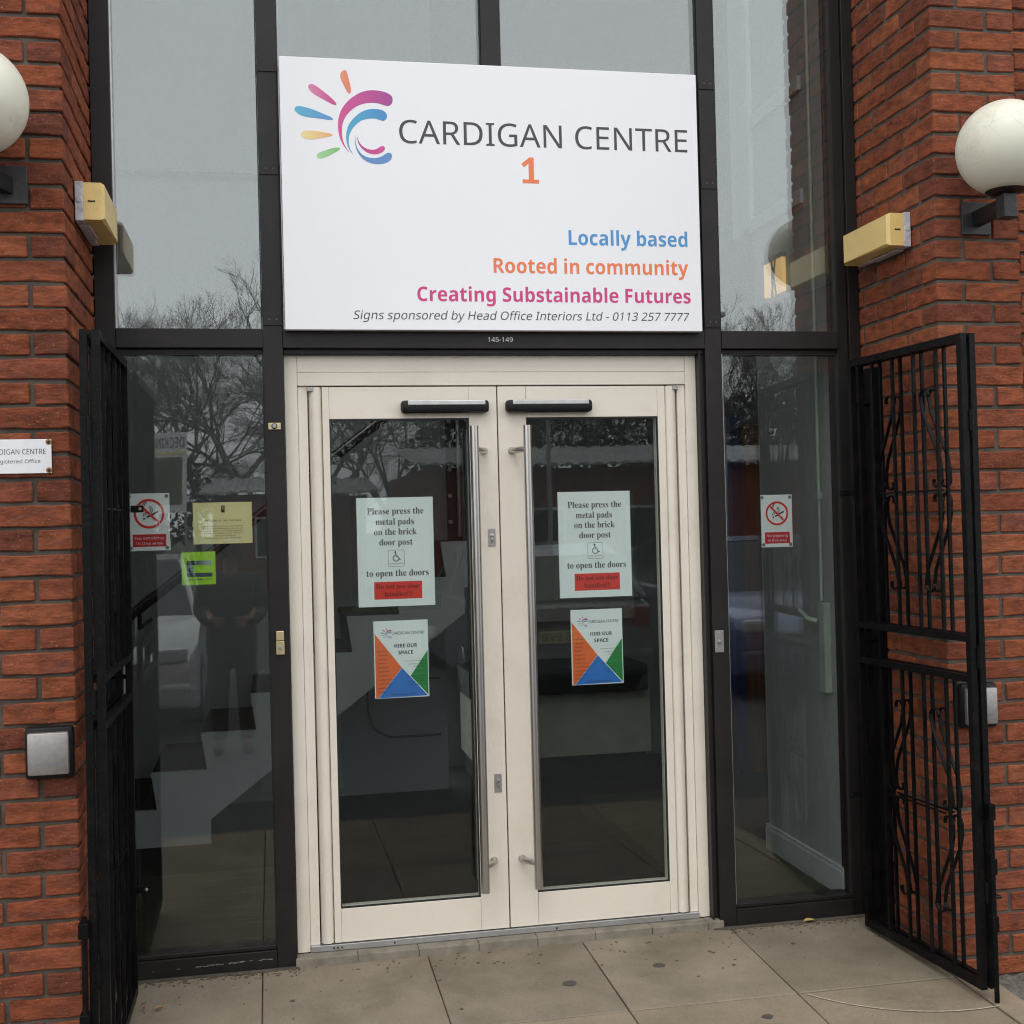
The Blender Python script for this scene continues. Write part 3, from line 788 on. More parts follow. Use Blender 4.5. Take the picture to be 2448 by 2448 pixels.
def arc_pts(cx, cz, r, a0, a1, n): return [(cx + r * math.cos(RAD(a0 + (a1 - a0) * k / n)), cz + r * math.sin(RAD(a0 + (a1 - a0) * k / n))) for k in range(n + 1)]

def door(side):
    s = side  # -1 left leaf, +1 right leaf
    x0, x1 = (-.3855, .3215) if s < 0 else (.3265, 1.0405)
    g0, g1 = (-.312, .2135) if s < 0 else (.436, .962)
    nm = 'left' if s < 0 else 'right'
    t = thing('door', ('left' if s < 0 else 'right') + ' leaf of the cream glazed double doors', 'door', ((x0 + x1) / 2, .075, .056), 'cream entrance doors')
    zb, zt = .0585, 2.1185
    ro = (x0, x0 + .048) if s < 0 else (x1 - .048, x1)       # rounded finger guard post at the hinge side
    in0, in1 = (ro[1] + .0006, x1) if s < 0 else (x0, ro[0] - .0006)
    rc = MB(); n = 10
    prof = [(ro[0] + (ro[1] - ro[0]) * (.5 - .5 * math.cos(math.pi * k / n)), YD + .020 - .024 * math.sin(math.pi * k / n)) for k in range(n + 1)]
    prof += [(ro[1], .115), (ro[0], .115)]
    m = len(prof)
    rc.v = [(p[0], p[1], zb) for p in prof] + [(p[0], p[1], zt) for p in prof]
    rc.f = [tuple(range(m)), tuple(range(m, 2 * m))] + [(k, (k + 1) % m, m + (k + 1) % m, m + k) for k in range(m)]
    rc.build('hinge_post', MT['cream'], t, smooth=True)
    MB().box(g1 + .0006 if s < 0 else in0, in1 if s < 0 else g0 - .0006, YD, .115, zb, zt, .0012).build('meeting_stile', MT['cream'], t)
    if s < 0: MB().box(in0, g0, YD, .115, zb, zt, .0012).build('hinge_stile', MT['cream'], t)
    else: MB().box(g1, in1, YD, .115, zb, zt, .0012).build('hinge_stile', MT['cream'], t)
    MB().box(g0 + .0006, g1 - (-.0 if s < 0 else .0006), YD + .0004, .115, 1.9995, zt, .0012).build('top_rail', MT['cream'], t)
    MB().box(g0 + .0006, g1 - (-.0 if s < 0 else .0006), YD + .0004, .115, zb, .183, .0012).build('bottom_rail', MT['cream'], t)
    MB().box(g0 - .003, g1 + .003, .0655, .0855, .180, 2.003).build('pane', MT['door_glass'], t)
    gk = MB()
    for b in ((g0, g0 + .004, .183, 1.9995), (g1 - .004, g1, .183, 1.9995), (g0 + .004, g1 - .004, 1.993, 1.9995), (g0 + .004, g1 - .004, .183, .187)):
        gk.box(b[0], b[1], YD + .0012, .0650, b[2], b[3])
    gk.build('gasket', MT['gasket'], t)
    # hinge pivot
    px = ro[0] + .006 if s < 0 else ro[1] - .006
    MB().box(px - .012, px + .012, YD - .006, YD + .02, 2.103, 2.119, .001).build('pivot', MT['steel_matt'], t)
    # safety sensor bar
    a, b = (-.046, .287) if s < 0 else (.353, .690)
    sb = MB().box(a, b, YD - .045, YD, 2.017, 2.064, .012).build('sensor_bar', MT['black_plastic'], t, smooth=True)
    MB().box(a + .024, b - .016, YD - .0475, YD - .03, 2.0455, 2.0625, .002).build('silver_cover', MT['alu'], sb)
    # tall pull handle: straight tube on two cranked posts
    hx = .219 if s < 0 else .422
    hz0, hz1 = .222, 1.963
    hy = YD - .082
    h = MB().tube([(hx, hy, hz0), (hx, hy, hz1)], .0165, 20).build('pull_handle', MT['steel'], t, smooth=True)
    sx = .268 if s < 0 else .376
    for z in (1.873, .318):
        MB().tube([(sx, YD - .001, z), (sx, YD - .022, z), (sx + (hx - sx) * .12, YD - .034, z), (hx + (sx - hx) * .25, hy + .006, z), (hx, hy, z)], .0118, 14).build('handle_post', MT['steel'], h, smooth=True)
        MB().lathe((sx, YD, z), [(.0135, -.004), (.0145, -.002), (.0145, 0)], 18, 'Y').build('handle_rose', MT['steel'], h, smooth=True)
    # inner handle seen through the glass
    MB().tube([(hx - .01 * s, .165, hz0), (hx - .01 * s, .165, hz1)], .0165, 14).build('inner_handle', MT['steel'], t, smooth=True)
    for z in (1.873, .318):
        MB().tube([(hx - .01 * s, .165, z), (sx, .117, z)], .010, 10).build('inner_handle_post', MT['steel'], t, smooth=True)
    if s < 0:
        for z0, z1 in ((1.510, 1.577), (.575, .645)):
            lp_ = MB().box(.2765, .3045, YD - .0035, YD, z0, z1, .0012).build('lock_plate', MT['steel_matt'], t)
            zc = (z0 + z1) / 2
            MB().lathe((.2905, YD - .0035, zc + .006), [(.006, -.004), (.0082, -.0035), (.0085, 0)], 14, 'Y').box(.2865, .2945, YD - .0072, YD - .003, zc - .018, zc + .003, .001).build('cylinder', MT['steel'], lp_, smooth=True)
            MB().box(.2897, .2913, YD - .0082, YD - .0071, zc + .002, zc + .011).build('key_slot', MT['gasket'], lp_)
    # faint bump stops along the stile joints
    return t
door(-1); door(1)

# ================================================================== MAIN SIGN
sg = thing('sign', 'large white sign reading CARDIGAN CENTRE 1 above the doors', 'sign', (-.466, -.040, 2.319))
SX, SZ = -.466, 2.319
MB().box(-.466, 1.123, -.0400, -.0055, 2.319, 3.3145, .0015).build('panel', MT['sign_white'], sg)
YS = -.0407
LOGO = {
 'orange': [(2389,9546),(2432,9515),(2473,9360),(2523,9162),(2562,8962),(2581,8807),(2567,8706),(2533,8676),(2479,8691),(2414,8778),(2341,8931),(2257,9106),(2205,9237),(2197,9348),(2220,9427),(2289,9508)],
 'pink': [(1123,8984),(1200,8972),(1329,8910),(1523,8763),(1717,8616),(1889,8467),(1996,8360),(2049,8251),(1993,8231),(1884,8266),(1710,8349),(1516,8452),(1321,8555),(1170,8649),(1064,8766),(1022,8864),(1046,8943)],
 'blue': [(668,8152),(787,8146),(1026,8089),(1286,8010),(1524,7908),(1720,7838),(1850,7776),(1910,7700),(1859,7676),(1695,7686),(1476,7713),(1236,7735),(952,7753),(736,7812),(586,7906),(506,8013),(536,8092),(591,8138)],
 'yellow': [(875,7263),(1115,7276),(1377,7248),(1595,7211),(1792,7185),(1896,7133),(1812,7085),(1591,7038),(1371,6992),(1129,6940),(890,6954),(760,7016),(708,7114),(754,7204)],
 'green': [(2088,6683),(2142,6651),(2097,6583),(1952,6501),(1795,6407),(1618,6312),(1441,6256),(1332,6259),(1267,6324),(1291,6413),(1381,6482),(1513,6531),(1668,6592),(1845,6653),(2000,6676)],
 'arc_m': [(4100,8601),(4068,8655),(3936,8751),(3736,8815),(3403,8846),(3135,8812),(2911,8731),(2686,8599),(2461,8412),(2256,8170),(2140,7920),(2078,7651),(2072,7383),(2099,7140),(2181,6898),(2308,6679),(2513,6452),(2352,6681),(2258,6878),(2219,7077),(2209,7299),(2230,7523),(2312,7748),(2450,7954),(2631,8128),(2833,8259),(3079,8347),(3325,8379),(3569,8366),(3746,8306),(3924,8268),(4037,8329),(4103,8444)],
 'arc_b': [(3893,7897),(3851,8019),(3741,8104),(3564,8149),(3341,8149),(3118,8103),(2893,7993),(2667,7806),(2485,7577),(2391,7350),(2358,7082),(2378,6837),(2461,6617),(2622,6404),(2485,6663),(2450,6862),(2462,7085),(2521,7266),(2636,7448),(2795,7610),(2975,7728),(3221,7793),(3444,7795),(3599,7751),(3732,7711),(3834,7771)],
 'low_b': [(2707,7161),(2691,6959),(2730,6737),(2836,6540),(3009,6389),(3230,6329),(3453,6336),(3655,6398),(3791,6503),(3904,6563),(4004,6521),(4040,6421),(3987,6285),(3828,6168),(3558,6104),(3291,6119),(3049,6212),(2876,6363),(2747,6560),(2683,6803),(2676,6981)],
 'low_p': [(2766,7140),(2802,6963),(2908,6788),(3083,6671),(3282,6626),(3461,6661),(3574,6743),(3687,6802),(3775,6749),(3773,6660),(3681,6556),(3523,6484),(3344,6462),(3123,6516),(2949,6644),(2820,6807),(2764,6984)]}
def chaikin(p, n=2):
    for _ in range(n):
        q = []
        for i in range(len(p)):
            a, b = p[i], p[(i + 1) % len(p)]
            q += [(a[0] * .75 + b[0] * .25, a[1] * .75 + b[1] * .25), (a[0] * .25 + b[0] * .75, a[1] * .25 + b[1] * .75)]
        p = q
    return p
GC = {'orange': ((.80, .30, .17), (.76, .22, .14)), 'pink': ((.70, .24, .42), (.58, .05, .24)), 'blue': ((.10, .44, .62), (.13, .28, .58)),
      'yellow': ((.86, .72, .34), (.80, .42, .17)), 'green': ((.40, .68, .34), (.22, .50, .18)), 'arc_m': ((.66, .09, .30), (.38, .06, .28)),
      'arc_b': ((.09, .40, .58), (.07, .26, .58)), 'low_b': ((.12, .27, .50), (.14, .28, .58)), 'low_p': ((.50, .06, .22), (.66, .08, .30))}
def logo(parent, x0, z0, sc, y, ks=1.0, it=2, tagit=True):
    off = WL[parent.name]
    for nme, pts in LOGO.items():
        P = [(x0 + p[0] * 1e-4 * sc, z0 + p[1] * 1e-4 * sc) for p in chaikin(pts, it)]
        xs = [p[0] for p in P]
        m = grad_mat('logo_' + nme, GC[nme][0], GC[nme][1], 'X', min(xs) - off.x, max(xs) - off.x)
        MB().poly(P, y, .0004).build('logo_stroke', m, parent)
logo(sg, SX, SZ, 1.0, YS)
text('CARDIGAN CENTRE', SX + .4315, SX + 1.5468, SZ + .6925, SZ + .7785, YS, MT['ink_grey'], sg, bold=-.004)
text('1', SX + .8895, SX + .9375, SZ + .5560, SZ + .6535, YS, MT['ink_orange'], sg, bold=.03)
MB().box(SX + .8930, SX + .9565, YS - .0001, YS + .0003, SZ + .5560, SZ + .5700).build('lettering', MT['ink_orange'], sg)
text('Locally based', SX + 1.0655, SX + 1.5369, SZ + .3258, SZ + .3815, YS, MT['ink_blue'], sg, bold=.024)
text('Rooted in community', SX + .7735, SX + 1.5372, SZ + .2160, SZ + .2712, YS, MT['ink_orange'], sg, bold=.024)
text('Creating Substainable Futures', SX + .4840, SX + 1.5443, SZ + .1076, SZ + .1610, YS, MT['ink_pink'], sg, bold=.024)
text('Signs sponsored by Head Office Interiors Ltd - 0113 257 7777', SX + .2460, SX + 1.5372, SZ + .0392, SZ + .0705, YS, MT['ink_grey'], sg, shear=.2, bold=-.002)

# ================================================================== PAPERS BEHIND THE GLASS
def refit(x, z, ya, yb):
    k = (yb - CAM.y) / (ya - CAM.y); return CAM.x + (x - CAM.x) * k, CAM.z + (z - CAM.z) * k
def notice(x0, x1, z0, z1, label):
    # x0..x1, z0..z1 measured at y=.075, hung just behind the door glass
    yb = .0885
    x0, z0 = refit(x0, z0, .075, yb); x1, z1 = refit(x1, z1, .075, yb)
    w = x1 - x0; h = z1 - z0
    t = thing('notice', label, 'notice', ((x0 + x1) / 2, yb, z0), 'door press notices')
    MB().box(x0, x1, yb, yb + .0012, z0, z1).build('sheet', MT['paper'], t)
    f = MB()
    for b in ((x0 - .022, x0 - .001, z0 - .018, z1 + .004), (x1 + .001, x1 + .022, z0 - .018, z1 + .006), (x0 - .001, x1 + .001, z0 - .018, z0 - .001)):
        f.box(b[0], b[1], yb + .0002, yb + .0009, b[2], b[3])
    f.build('plastic_sleeve', MT['lam'], t)
    S = w / 392.0
    def X(u): return x0 + (u - 460) * S
    def Z(v): return z1 - (v - 838) * S
    y = yb - .0005
    for body, a, b, base, cap, in (('Please press the', 513, 803, 923, 890), ('metal pads', 556, 752, 977, 944), ('on the brick', 546, 766, 1029, 996), ('door post', 572, 743, 1082, 1049), ('to open the doors', 503, 822, 1240, 1207)):
        text(body, X(a), X(b), Z(base), Z(cap), y, MT['ink_grey'], t, serif=True, bold=-.004)
    # push to open pictogram
    ic = MB(); cx, cz = X(657), Z(1149); R, r = 42 * S, 12 * S
    for ang0, sx, sz in ((0, 1, 1), (90, -1, 1), (180, -1, -1), (270, 1, -1)):
        pts = arc_pts(cx + sx * (R - r), cz + sz * (R - r), r, ang0, ang0 + 90, 5)
        ic.ribbon([(p[0], y, p[1]) for p in pts], .0004, .0011, (0, 1, 0))
    for b in ((cx - R, cx - R + .0011, cz - R + r, cz + R - r), (cx + R - .0011, cx + R, cz - R + r, cz + R - r), (cx - R + r, cx + R - r, cz + R - .0011, cz + R), (cx - R + r, cx + R - r, cz - R, cz - R + .0011)):
        ic.box(b[0], b[1], y, y + .0004, b[2], b[3])
    ic.build('symbol_border', MT['ink_dark'], t)
    wc = MB(); k = R / 42
    wc.lathe((cx - 4 * k, y, cz + 31 * k), [(5.2 * k, -.0001), (5.2 * k, .0004)], 12, 'Y')
    wc.ribbon([(p[0], y, p[1]) for p in arc_pts(cx - 1 * k, cz + 0 * k, 15 * k, 115, 365, 18)], .0004, 4 * k, (0, 1, 0))
    wc.ribbon([(cx - 3 * k, y, cz + 26 * k), (cx - 1 * k, y, cz + 8 * k), (cx + 11 * k, y, cz + 7 * k), (cx + 17 * k, y, cz - 7 * k), (cx + 24 * k, y, cz - 5 * k)], .0004, 4.5 * k, (0, 1, 0))
    wc.ribbon([(cx - 2 * k, y, cz + 17 * k), (cx + 9 * k, y, cz + 16 * k)], .0004, 3.4 * k, (0, 1, 0))
    wc.build('wheelchair_symbol', MT['ink_dark'], t)
    text('PUSH TO OPEN', cx - 33 * k, cx + 33 * k, cz - 31 * k, cz - 24 * k, y, MT['ink_dark'], t, bold=.01)
    MB().poly([(X(541), Z(1357)), (X(786), Z(1357)), (X(786), Z(1268)), (X(541), Z(1268))], y, .0004).build('red_box', MT['ink_red'], t)
    text('Do not use door', X(550), X(776), Z(1303), Z(1279), y - .0005, MT['ink_darkred'], t, serif=True, bold=-.004)
    text('handles!!!', X(592), X(733), Z(1343), Z(1319), y - .0005, MT['ink_darkred'], t, serif=True, bold=-.004)
notice(-.218, .071, 1.294, 1.704, 'A3 press the metal pads notice on the left door with a dark red lettered box')
notice(.557, .847, 1.300, 1.711, 'A3 press the metal pads notice on the right door')

def poster(x0, x1, z0, z1, label):
    yb = .0885
    x0, z0 = refit(x0, z0, .075, yb); x1, z1 = refit(x1, z1, .075, yb); w = x1 - x0; h = z1 - z0
    t = thing('poster', label, 'poster', ((x0 + x1) / 2, yb, z0), 'hire our space posters')
    MB().box(x0, x1, yb, yb + .0010, z0, z1).build('sheet', MT['paper'], t)
    y = yb - .0005
    def U(u, v): return (x0 + u * w, z1 - v * h)
    MB().poly([U(.02, .165), U(.02, .995), U(.055, .995), U(.505, .612)], y, .0004).build('orange_triangle', MT['p_orange'], t)
    MB().poly([U(.51, .615), U(.062, .995), U(.972, .985)], y, .0004).build('blue_triangle', MT['p_blue'], t)
    MB().poly([U(.985, .40), U(.662, .722), U(.985, .978)], y, .0004).build('green_triangle', MT['p_green'], t)
    logo(t, x0 + .0199, z1 - .1377, .117, y, it=0)
    a = U(.33, .182); b = U(.925, .145); text('CARDIGAN CENTRE', a[0], b[0], a[1], b[1], y, MT['ink_dark'], t, bold=.006)
    a = U(.375, .352); b = U(.795, .303); text('HIRE OUR', a[0], b[0], a[1], b[1], y, MT['ink_dark'], t, bold=.02)
    a = U(.445, .440); b = U(.72, .392); text('SPACE', a[0], b[0], a[1], b[1], y, MT['ink_dark'], t, bold=.02)
    for k, (wd, e) in enumerate((('parties', .16), ('classes', .18), ('events', .165), ('fairs', .14), ('theatre', .185), ('festivals', .20), ('meetings', .225), ('conferences', .28), ('screenings', .25), ('exhibitions', .22), ('talks', .14))):
        v = .40 + .0525 * k; a = U(.065, v); b = U(.065 + e, v - .018); text(wd, a[0], b[0], a[1], b[1], y - .0004, MT['ink_dark'], t)
    for k, (wd, u0, v) in enumerate((('Information and booking', .56, .535), ('Cardigan Centre', .62, .575), ('Cardigan Road', .70, .61), ('meeting rooms', .75, .665), ('main hall and kitchen', .58, .735), ('conference space', .70, .765), ('studio and offices', .62, .80), ('parking on site', .66, .84))):
        a = U(u0, v); b = U(.95, v - .013); text(wd, a[0], b[0], a[1], b[1], y - .0004, MT['ink_dark'], t)
    a = U(.29, .965); b = U(.75, .945); text('www.cardigancentre.org.uk', a[0], b[0], a[1], b[1], y - .0004, MT['ink_dark'], t)
MT['p_orange'] = mat('print_orange', (.88, .16, .03), .6, var=.04)
MT['p_blue'] = mat('print_blue', (.035, .19, .62), .6, var=.04)
MT['p_green'] = mat('print_green', (.02, .26, .05), .6, var=.04)
poster(-.165, .040, .949, 1.240, 'A4 hire our space poster low on the left door')
poster(.5965, .803, .9615, 1.253, 'A4 hire our space poster low on the right door')

def nosmoke(x0, x1, z0, z1, label):
    yb = .0455
    x0, z0 = refit(x0, z0, .03, yb); x1, z1 = refit(x1, z1, .03, yb); w = x1 - x0; h = z1 - z0
    t = thing('no_smoking_sign', label, 'sign', ((x0 + x1) / 2, yb, z0), 'no smoking signs')
    MB().box(x0, x1, yb, yb + .0015, z0, z1).build('sheet', MT['paper'], t)
    y = yb - .0005
    cx, cz, R = x0 + .51 * w, z1 - .355 * h, .335 * w
    MB().poly([(x0 + .12 * w, z1 - .93 * h), (x0 + .895 * w, z1 - .93 * h), (x0 + .905 * w, z1 - .92 * h), (x0 + .905 * w, z1 - .725 * h), (x0 + .895 * w, z1 - .715 * h), (x0 + .12 * w, z1 - .715 * h), (x0 + .11 * w, z1 - .725 * h), (x0 + .11 * w, z1 - .92 * h)], y, .0004).build('red_box', MT['ink_signred'], t)
    text('No smoking', x0 + .17 * w, x0 + .84 * w, z1 - .805 * h, z1 - .755 * h, y - .0004, MT['ink_white'], t)
    text('in this area', x0 + .20 * w, x0 + .81 * w, z1 - .895 * h, z1 - .845 * h, y - .0004, MT['ink_white'], t)
    cg = MB(); a = RAD(27); ux, uz = math.cos(a), math.sin(a)
    def P(s_, n_): return (cx + (s_ * ux - n_ * uz) * R, y, cz - .18 * R + (s_ * uz + n_ * ux) * R)
    cg.ribbon([P(-.20, 0), P(.74, 0)], .0004, .13 * R, (0, 1, 0)); cg.ribbon([P(-.47, 0), P(-.33, 0)], .0004, .13 * R, (0, 1, 0))
    for rr in (.17, .29):
        cg.ribbon([(p[0], y, p[1]) for p in arc_pts(cx - .12 * R, cz - .14 * R, rr * R, 70, 190, 8)], .0004, .05 * R, (0, 1, 0))
        cg.ribbon([(p[0], y, p[1]) for p in arc_pts(cx - .05 * R, cz + .26 * R, rr * R, -50, 80, 8)], .0004, .05 * R, (0, 1, 0))
        cg.ribbon([(p[0], y, p[1]) for p in arc_pts(cx - .16 * R, cz + .62 * R, rr * R * .9, 90, 200, 8)], .0004, .05 * R, (0, 1, 0))
    cg.build('cigarette_symbol', MT['ink_black'], t)
    rg = MB(); rg.ribbon([(p[0], y - .0004, p[1]) for p in arc_pts(cx, cz, R, 0, 360, 40)], .0004, .17 * R, (0, 1, 0))
    rg.ribbon([(cx - .62 * R, y - .0004, cz + .62 * R), (cx + .62 * R, y - .0004, cz - .62 * R)], .00035, .17 * R, (0, 1, 0))
    rg.build('red_ring', MT['ink_red'], t)
    for sx, sz in ((.045, .05), (.93, .05), (.06, .95), (.93, .95)):
        MB().lathe((x0 + sx * w, y - .0003, z1 - sz * h), [(.003, -.0016), (.006, -.0008), (.0068, .0004)], 12, 'Y').build('sticky_pad', MT['bluegrey'], t)
MT['bluegrey'] = mat('bluegrey_fixing', (.10, .14, .16), .4)
nosmoke(-1.038, -.8915, 1.530, 1.7365, 'no smoking sign in the left window beside the folded gate')
nosmoke(1.371, 1.502, 1.474, 1.6815, 'no smoking sign in the right window')

t = thing('yellow_notice', 'pale yellow landscape notice to users of the car park in the left window', 'notice', (-.706, .0455, 1.548))
x0, z0 = refit(-.8105, 1.548, .03, .0455); x1, z1 = refit(-.601, 1.6985, .03, .0455); w, h = x1 - x0, z1 - z0
MB().box(x0, x1, .0455, .0465, z0, z1).build('sheet', MT['yellow_paper'], t)
def YU(u, v): return (x0 + u * w, z1 - v * h)
MB().box(YU(.478, 0)[0], YU(.538, 0)[0], .0450, .0454, YU(0, .245)[1], YU(0, .075)[1]).build('badge', MT['ink_black'], t)
a = YU(.489, .165); b = YU(.527, .10); text('C', a[0], b[0], a[1], b[1], .0445, MT['yellow_paper'], t, bold=.03)
a = YU(.19, .460); b = YU(.82, .420); text('TO USERS OF THE CAR PARK', a[0], b[0], a[1], b[1], .0450, MT['ink_black'], t, bold=.012)
for k, (s_, u0, u1) in enumerate((('The Cardigan Centre is not responsible for', .17, .84), ('the security of vehicles left in the car park.', .165, .845), ('It has no liability for any damage caused by', .16, .85),
                                ('accidents or vandalism, or for theft from', .185, .83), ('the vehicle or its contents.', .295, .72), ("All vehicles are left at the owner's risk.", .20, .815))):
    v = .588 + .0575 * k; a = YU(u0, v); b = YU(u1, v - .028); text(s_, a[0], b[0], a[1], b[1], .0450, MT['ink_black'], t, bold=.008)

t = thing('green_sticker', 'square lime green sticker below the yellow notice', 'sticker', (-.795, .0455, 1.40))
x0, z0 = refit(-.8545, 1.4015, .03, .0455); x1, z1 = refit(-.7345, 1.521, .03, .0455); w, h = x1 - x0, z1 - z0
MB().box(x0, x1, .0455, .0463, z0, z1).build('sheet', MT['green_paper'], t)
gm = grad_mat('sticker_bar', (.01, .03, .05), (.42, .55, .55), 'X', x0 + .35 * w + .795, x0 + .92 * w + .795)
def P2(pts): return [YU(*p) for p in pts]
MB().poly(P2([(.15, .30), (.17, .27), (.88, .27), (.90, .30), (.90, .40), (.15, .40)]), .0450, .0004).build('dark_band', gm, t)
MB().poly(P2([(.15, .405), (.345, .405), (.345, .635), (.15, .635)]), .0450, .0004).build('grey_band', mat('sticker_grey', (.22, .32, .36), .5), t)
MB().poly(P2([(.15, .64), (.90, .64), (.90, .73), (.87, .76), (.18, .76), (.15, .73)]), .0450, .0004).build('dark_band', mat('sticker_navy', (.02, .05, .08), .5), t)
a = YU(.19, .615); b = YU(.34, .43); text('c', a[0], b[0] + .002, a[1], b[1], .0444, MT['ink_black'], t, bold=.05)
a = YU(.17, .86); b = YU(.62, .815); text('available', a[0], b[0], a[1], b[1], .0450, MT['ink_black'], t, bold=.02)
a = YU(.67, .86); b = YU(.88, .815); text('here', a[0], b[0], a[1], b[1], .0450, MT['leafgreen'] if 'leafgreen' in MT else MT['ink_grey'], t)

# ================================================================== PLAQUE, METAL PADS
t = thing('plaque', 'white enamel plaque reading CARDIGAN CENTRE Registered Office screwed to the left pier', 'plaque', (-1.295, -.622, 1.785))
MB().box(-1.402, -1.187, -.6245, -.6200, 1.785, 1.889, .0012).build('plate', mat('enamel_plate', (.78, .78, .80), .35, var=.03, dirt=(.50, .40, .28), dscale=9, damt=.35), t)
text('CARDIGAN CENTRE', -1.374, -1.2035, 1.8435, 1.8595, -.6249, MT['ink_grey'], t, bold=-.012)
text('Registered Office', -1.355, -1.2195, 1.8165, 1.8275, -.6249, MT['ink_grey'], t, bold=-.004)
for sx, sz in ((-1.195, 1.880), (-1.195, 1.794), (-1.394, 1.880), (-1.394, 1.794)):
    MB().lathe((sx, -.6249, sz), [(.0078, -.0001), (.0092, .0003)], 12, 'Y').build('rust_stain', mat('rust', (.35, .17, .06), .8) if 'rust' not in bpy.data.materials else bpy.data.materials['rust'], t)
    MB().lathe((sx, -.6255, sz), [(.0030, -.0018), (.0048, -.0008), (.005, .0004)], 10, 'Y').build('screw', MT['bracket'], t)
def pad(cx, cz, y, label, words):
    t = thing('door_push_pad', label, 'push pad', (cx, y, cz - .075), 'metal push pads on the brick piers')
    MB().box(cx - .070, cx + .070, y - .030, y + .004, cz - .079, cz + .079, .010).build('back_box', MT['black_plastic'], t, smooth=True)
    MB().box(cx - .0595, cx + .0595, y - .050, y - .028, cz - .064, cz + .064, .006).build('steel_plate', MT['steel_matt'], t, smooth=True)
    text('TO', cx - .036, cx - .017, cz - .036, cz - .027, y - .0504, MT['ink_faintblue'], t, bold=.02)
    text('OPEN', cx - .004, cx + .036, cz - .035, cz - .027, y - .0504, MT['ink_faint'] if words else MT['ink_faintblue'], t, bold=-.012)
pad(-1.2095, .9375, -.620, 'square steel push pad with worn TO OPEN lettering on the left brick pier', 0)
pad(1.900, .911, -.592, 'square steel push pad on the right brick pier seen behind the gate bars', 1)

# ================================================================== LAMPS
MT['plate_grey'] = mat('weathered_iron_plate', (.032, .029, .030), .5, var=.3, scale=20, bump=.3, bscale=60)
def globe(cx, cz, side, y, wx, wz, label):
    """opal ball on a black post at the end of a wall arm"""
    yc = -.80
    t = thing('globe_lamp', label, 'lamp', (cx, yc, cz - .22), 'opal globe lamps on the brick piers')
    R = .160
    prof = [(R * math.sin(math.pi * k / 28), -R * math.cos(math.pi * k / 28)) for k in range(4, 28)] + [(.001, R)]
    MB().lathe((cx, yc, cz), prof, 48).build('globe', MT['globe'], t, smooth=True)
    MB().lathe((cx, yc, cz - R * .90), [(.026, -.016), (.052, -.010), (.068, -.001), (.070, .008), (.060, .012)], 28).build('gallery', MT['bracket'], t, smooth=True)
    MB().box(cx - .025, cx + .025, yc - .025, yc + .025, cz - .240, cz - R * .90 - .010, .003).build('post', MT['bracket'], t)
    ax, ay = cx, yc
    d = Vector((wx - ax, y - ay, 0)); Ln = d.length; d.normalize(); sd = Vector((-d.y, d.x, 0))
    MB().obox(((wx + ax) / 2, (y + ay) / 2, wz - .003), d, sd, (0, 0, 1), Ln / 2, .017, .025).build('arm', MT['bracket'], t)
    MB().box(wx - .056, wx + .056, y - .008, y + .006, wz - .058, wz + .058, .002).build('wall_plate', MT['plate_grey'], t)
    # cobweb cracks on the dome are part of its grime
globe(1.945, 2.828, 1, -.592, 1.956, 2.638, 'weathered white globe lamp on the right brick pier')
globe(-1.360, 2.862, -1, -.620, -1.295, 2.664, 'weathered white globe lamp cut by the left edge of the photo')

def bulkhead(xw, sgn, y0, y1, z0, z1, label):
    """yellowed lens on a flaking white back, fixed to the reveal; sgn points out of the wall"""
    t = thing('bulkhead_light', label, 'light fitting', (xw, (y0 + y1) / 2, z0), 'yellowed bulkhead lights in the reveals')
    MB().box(xw + sgn * .001, xw + sgn * .027, y0, y1, z0 - .004, z1 + .004, .002).build('base', MT['flaky'], t)
    a, b, c = xw + sgn * .0275, xw + sgn * .082, xw + sgn * .092
    m = MB()
    yy0, yy1, e = y0 + .002, y1 - .002, .012
    prof = [(a, yy0), (b, yy0), (c, yy0 + e), (c, yy1 - e), (b, yy1), (a, yy1)]
    n = len(prof)
    m.v = [(p[0], p[1], z0 + (.008 if p[0] == c else 0)) for p in prof] + [(p[0], p[1], z1 - (.004 if p[0] == c else 0)) for p in prof]
    m.f = [tuple(range(n)), tuple(range(n, 2 * n))] + [(k, (k + 1) % n, n + (k + 1) % n, n + k) for k in range(n)]
    lens = m.build('lens', MT['yellowed'], t)
    MB().box(xw + sgn * .042, xw + sgn * .064, yy0 - .0012, yy0 + .0006, (z0 + z1) / 2 - .003, (z0 + z1) / 2 + .002).build('clip_slot', MT['gasket'], lens)
    MB().lathe((xw + sgn * .014, y0 + .0005, (z0 + z1) / 2 + .004), [(.008, -.003), (.011, -.002), (.011, 0)], 12, 'Y').build('cable_knockout', MT['flaky'], t)
    MB().box(xw + sgn * .004, xw + sgn * .040, y0 + .05, y1 - .12, z0 - .010, z0 - .0042, .002).build('paint_flakes', MT['flaky'], t)
bulkhead(1.799, -1, -.424, -.052, 2.578, 2.697, 'yellowed box light in the right reveal below the globe')
bulkhead(-1.132, 1, -.424, -.052, 2.612, 2.732, 'yellowed box light in the left reveal with flaking white base')

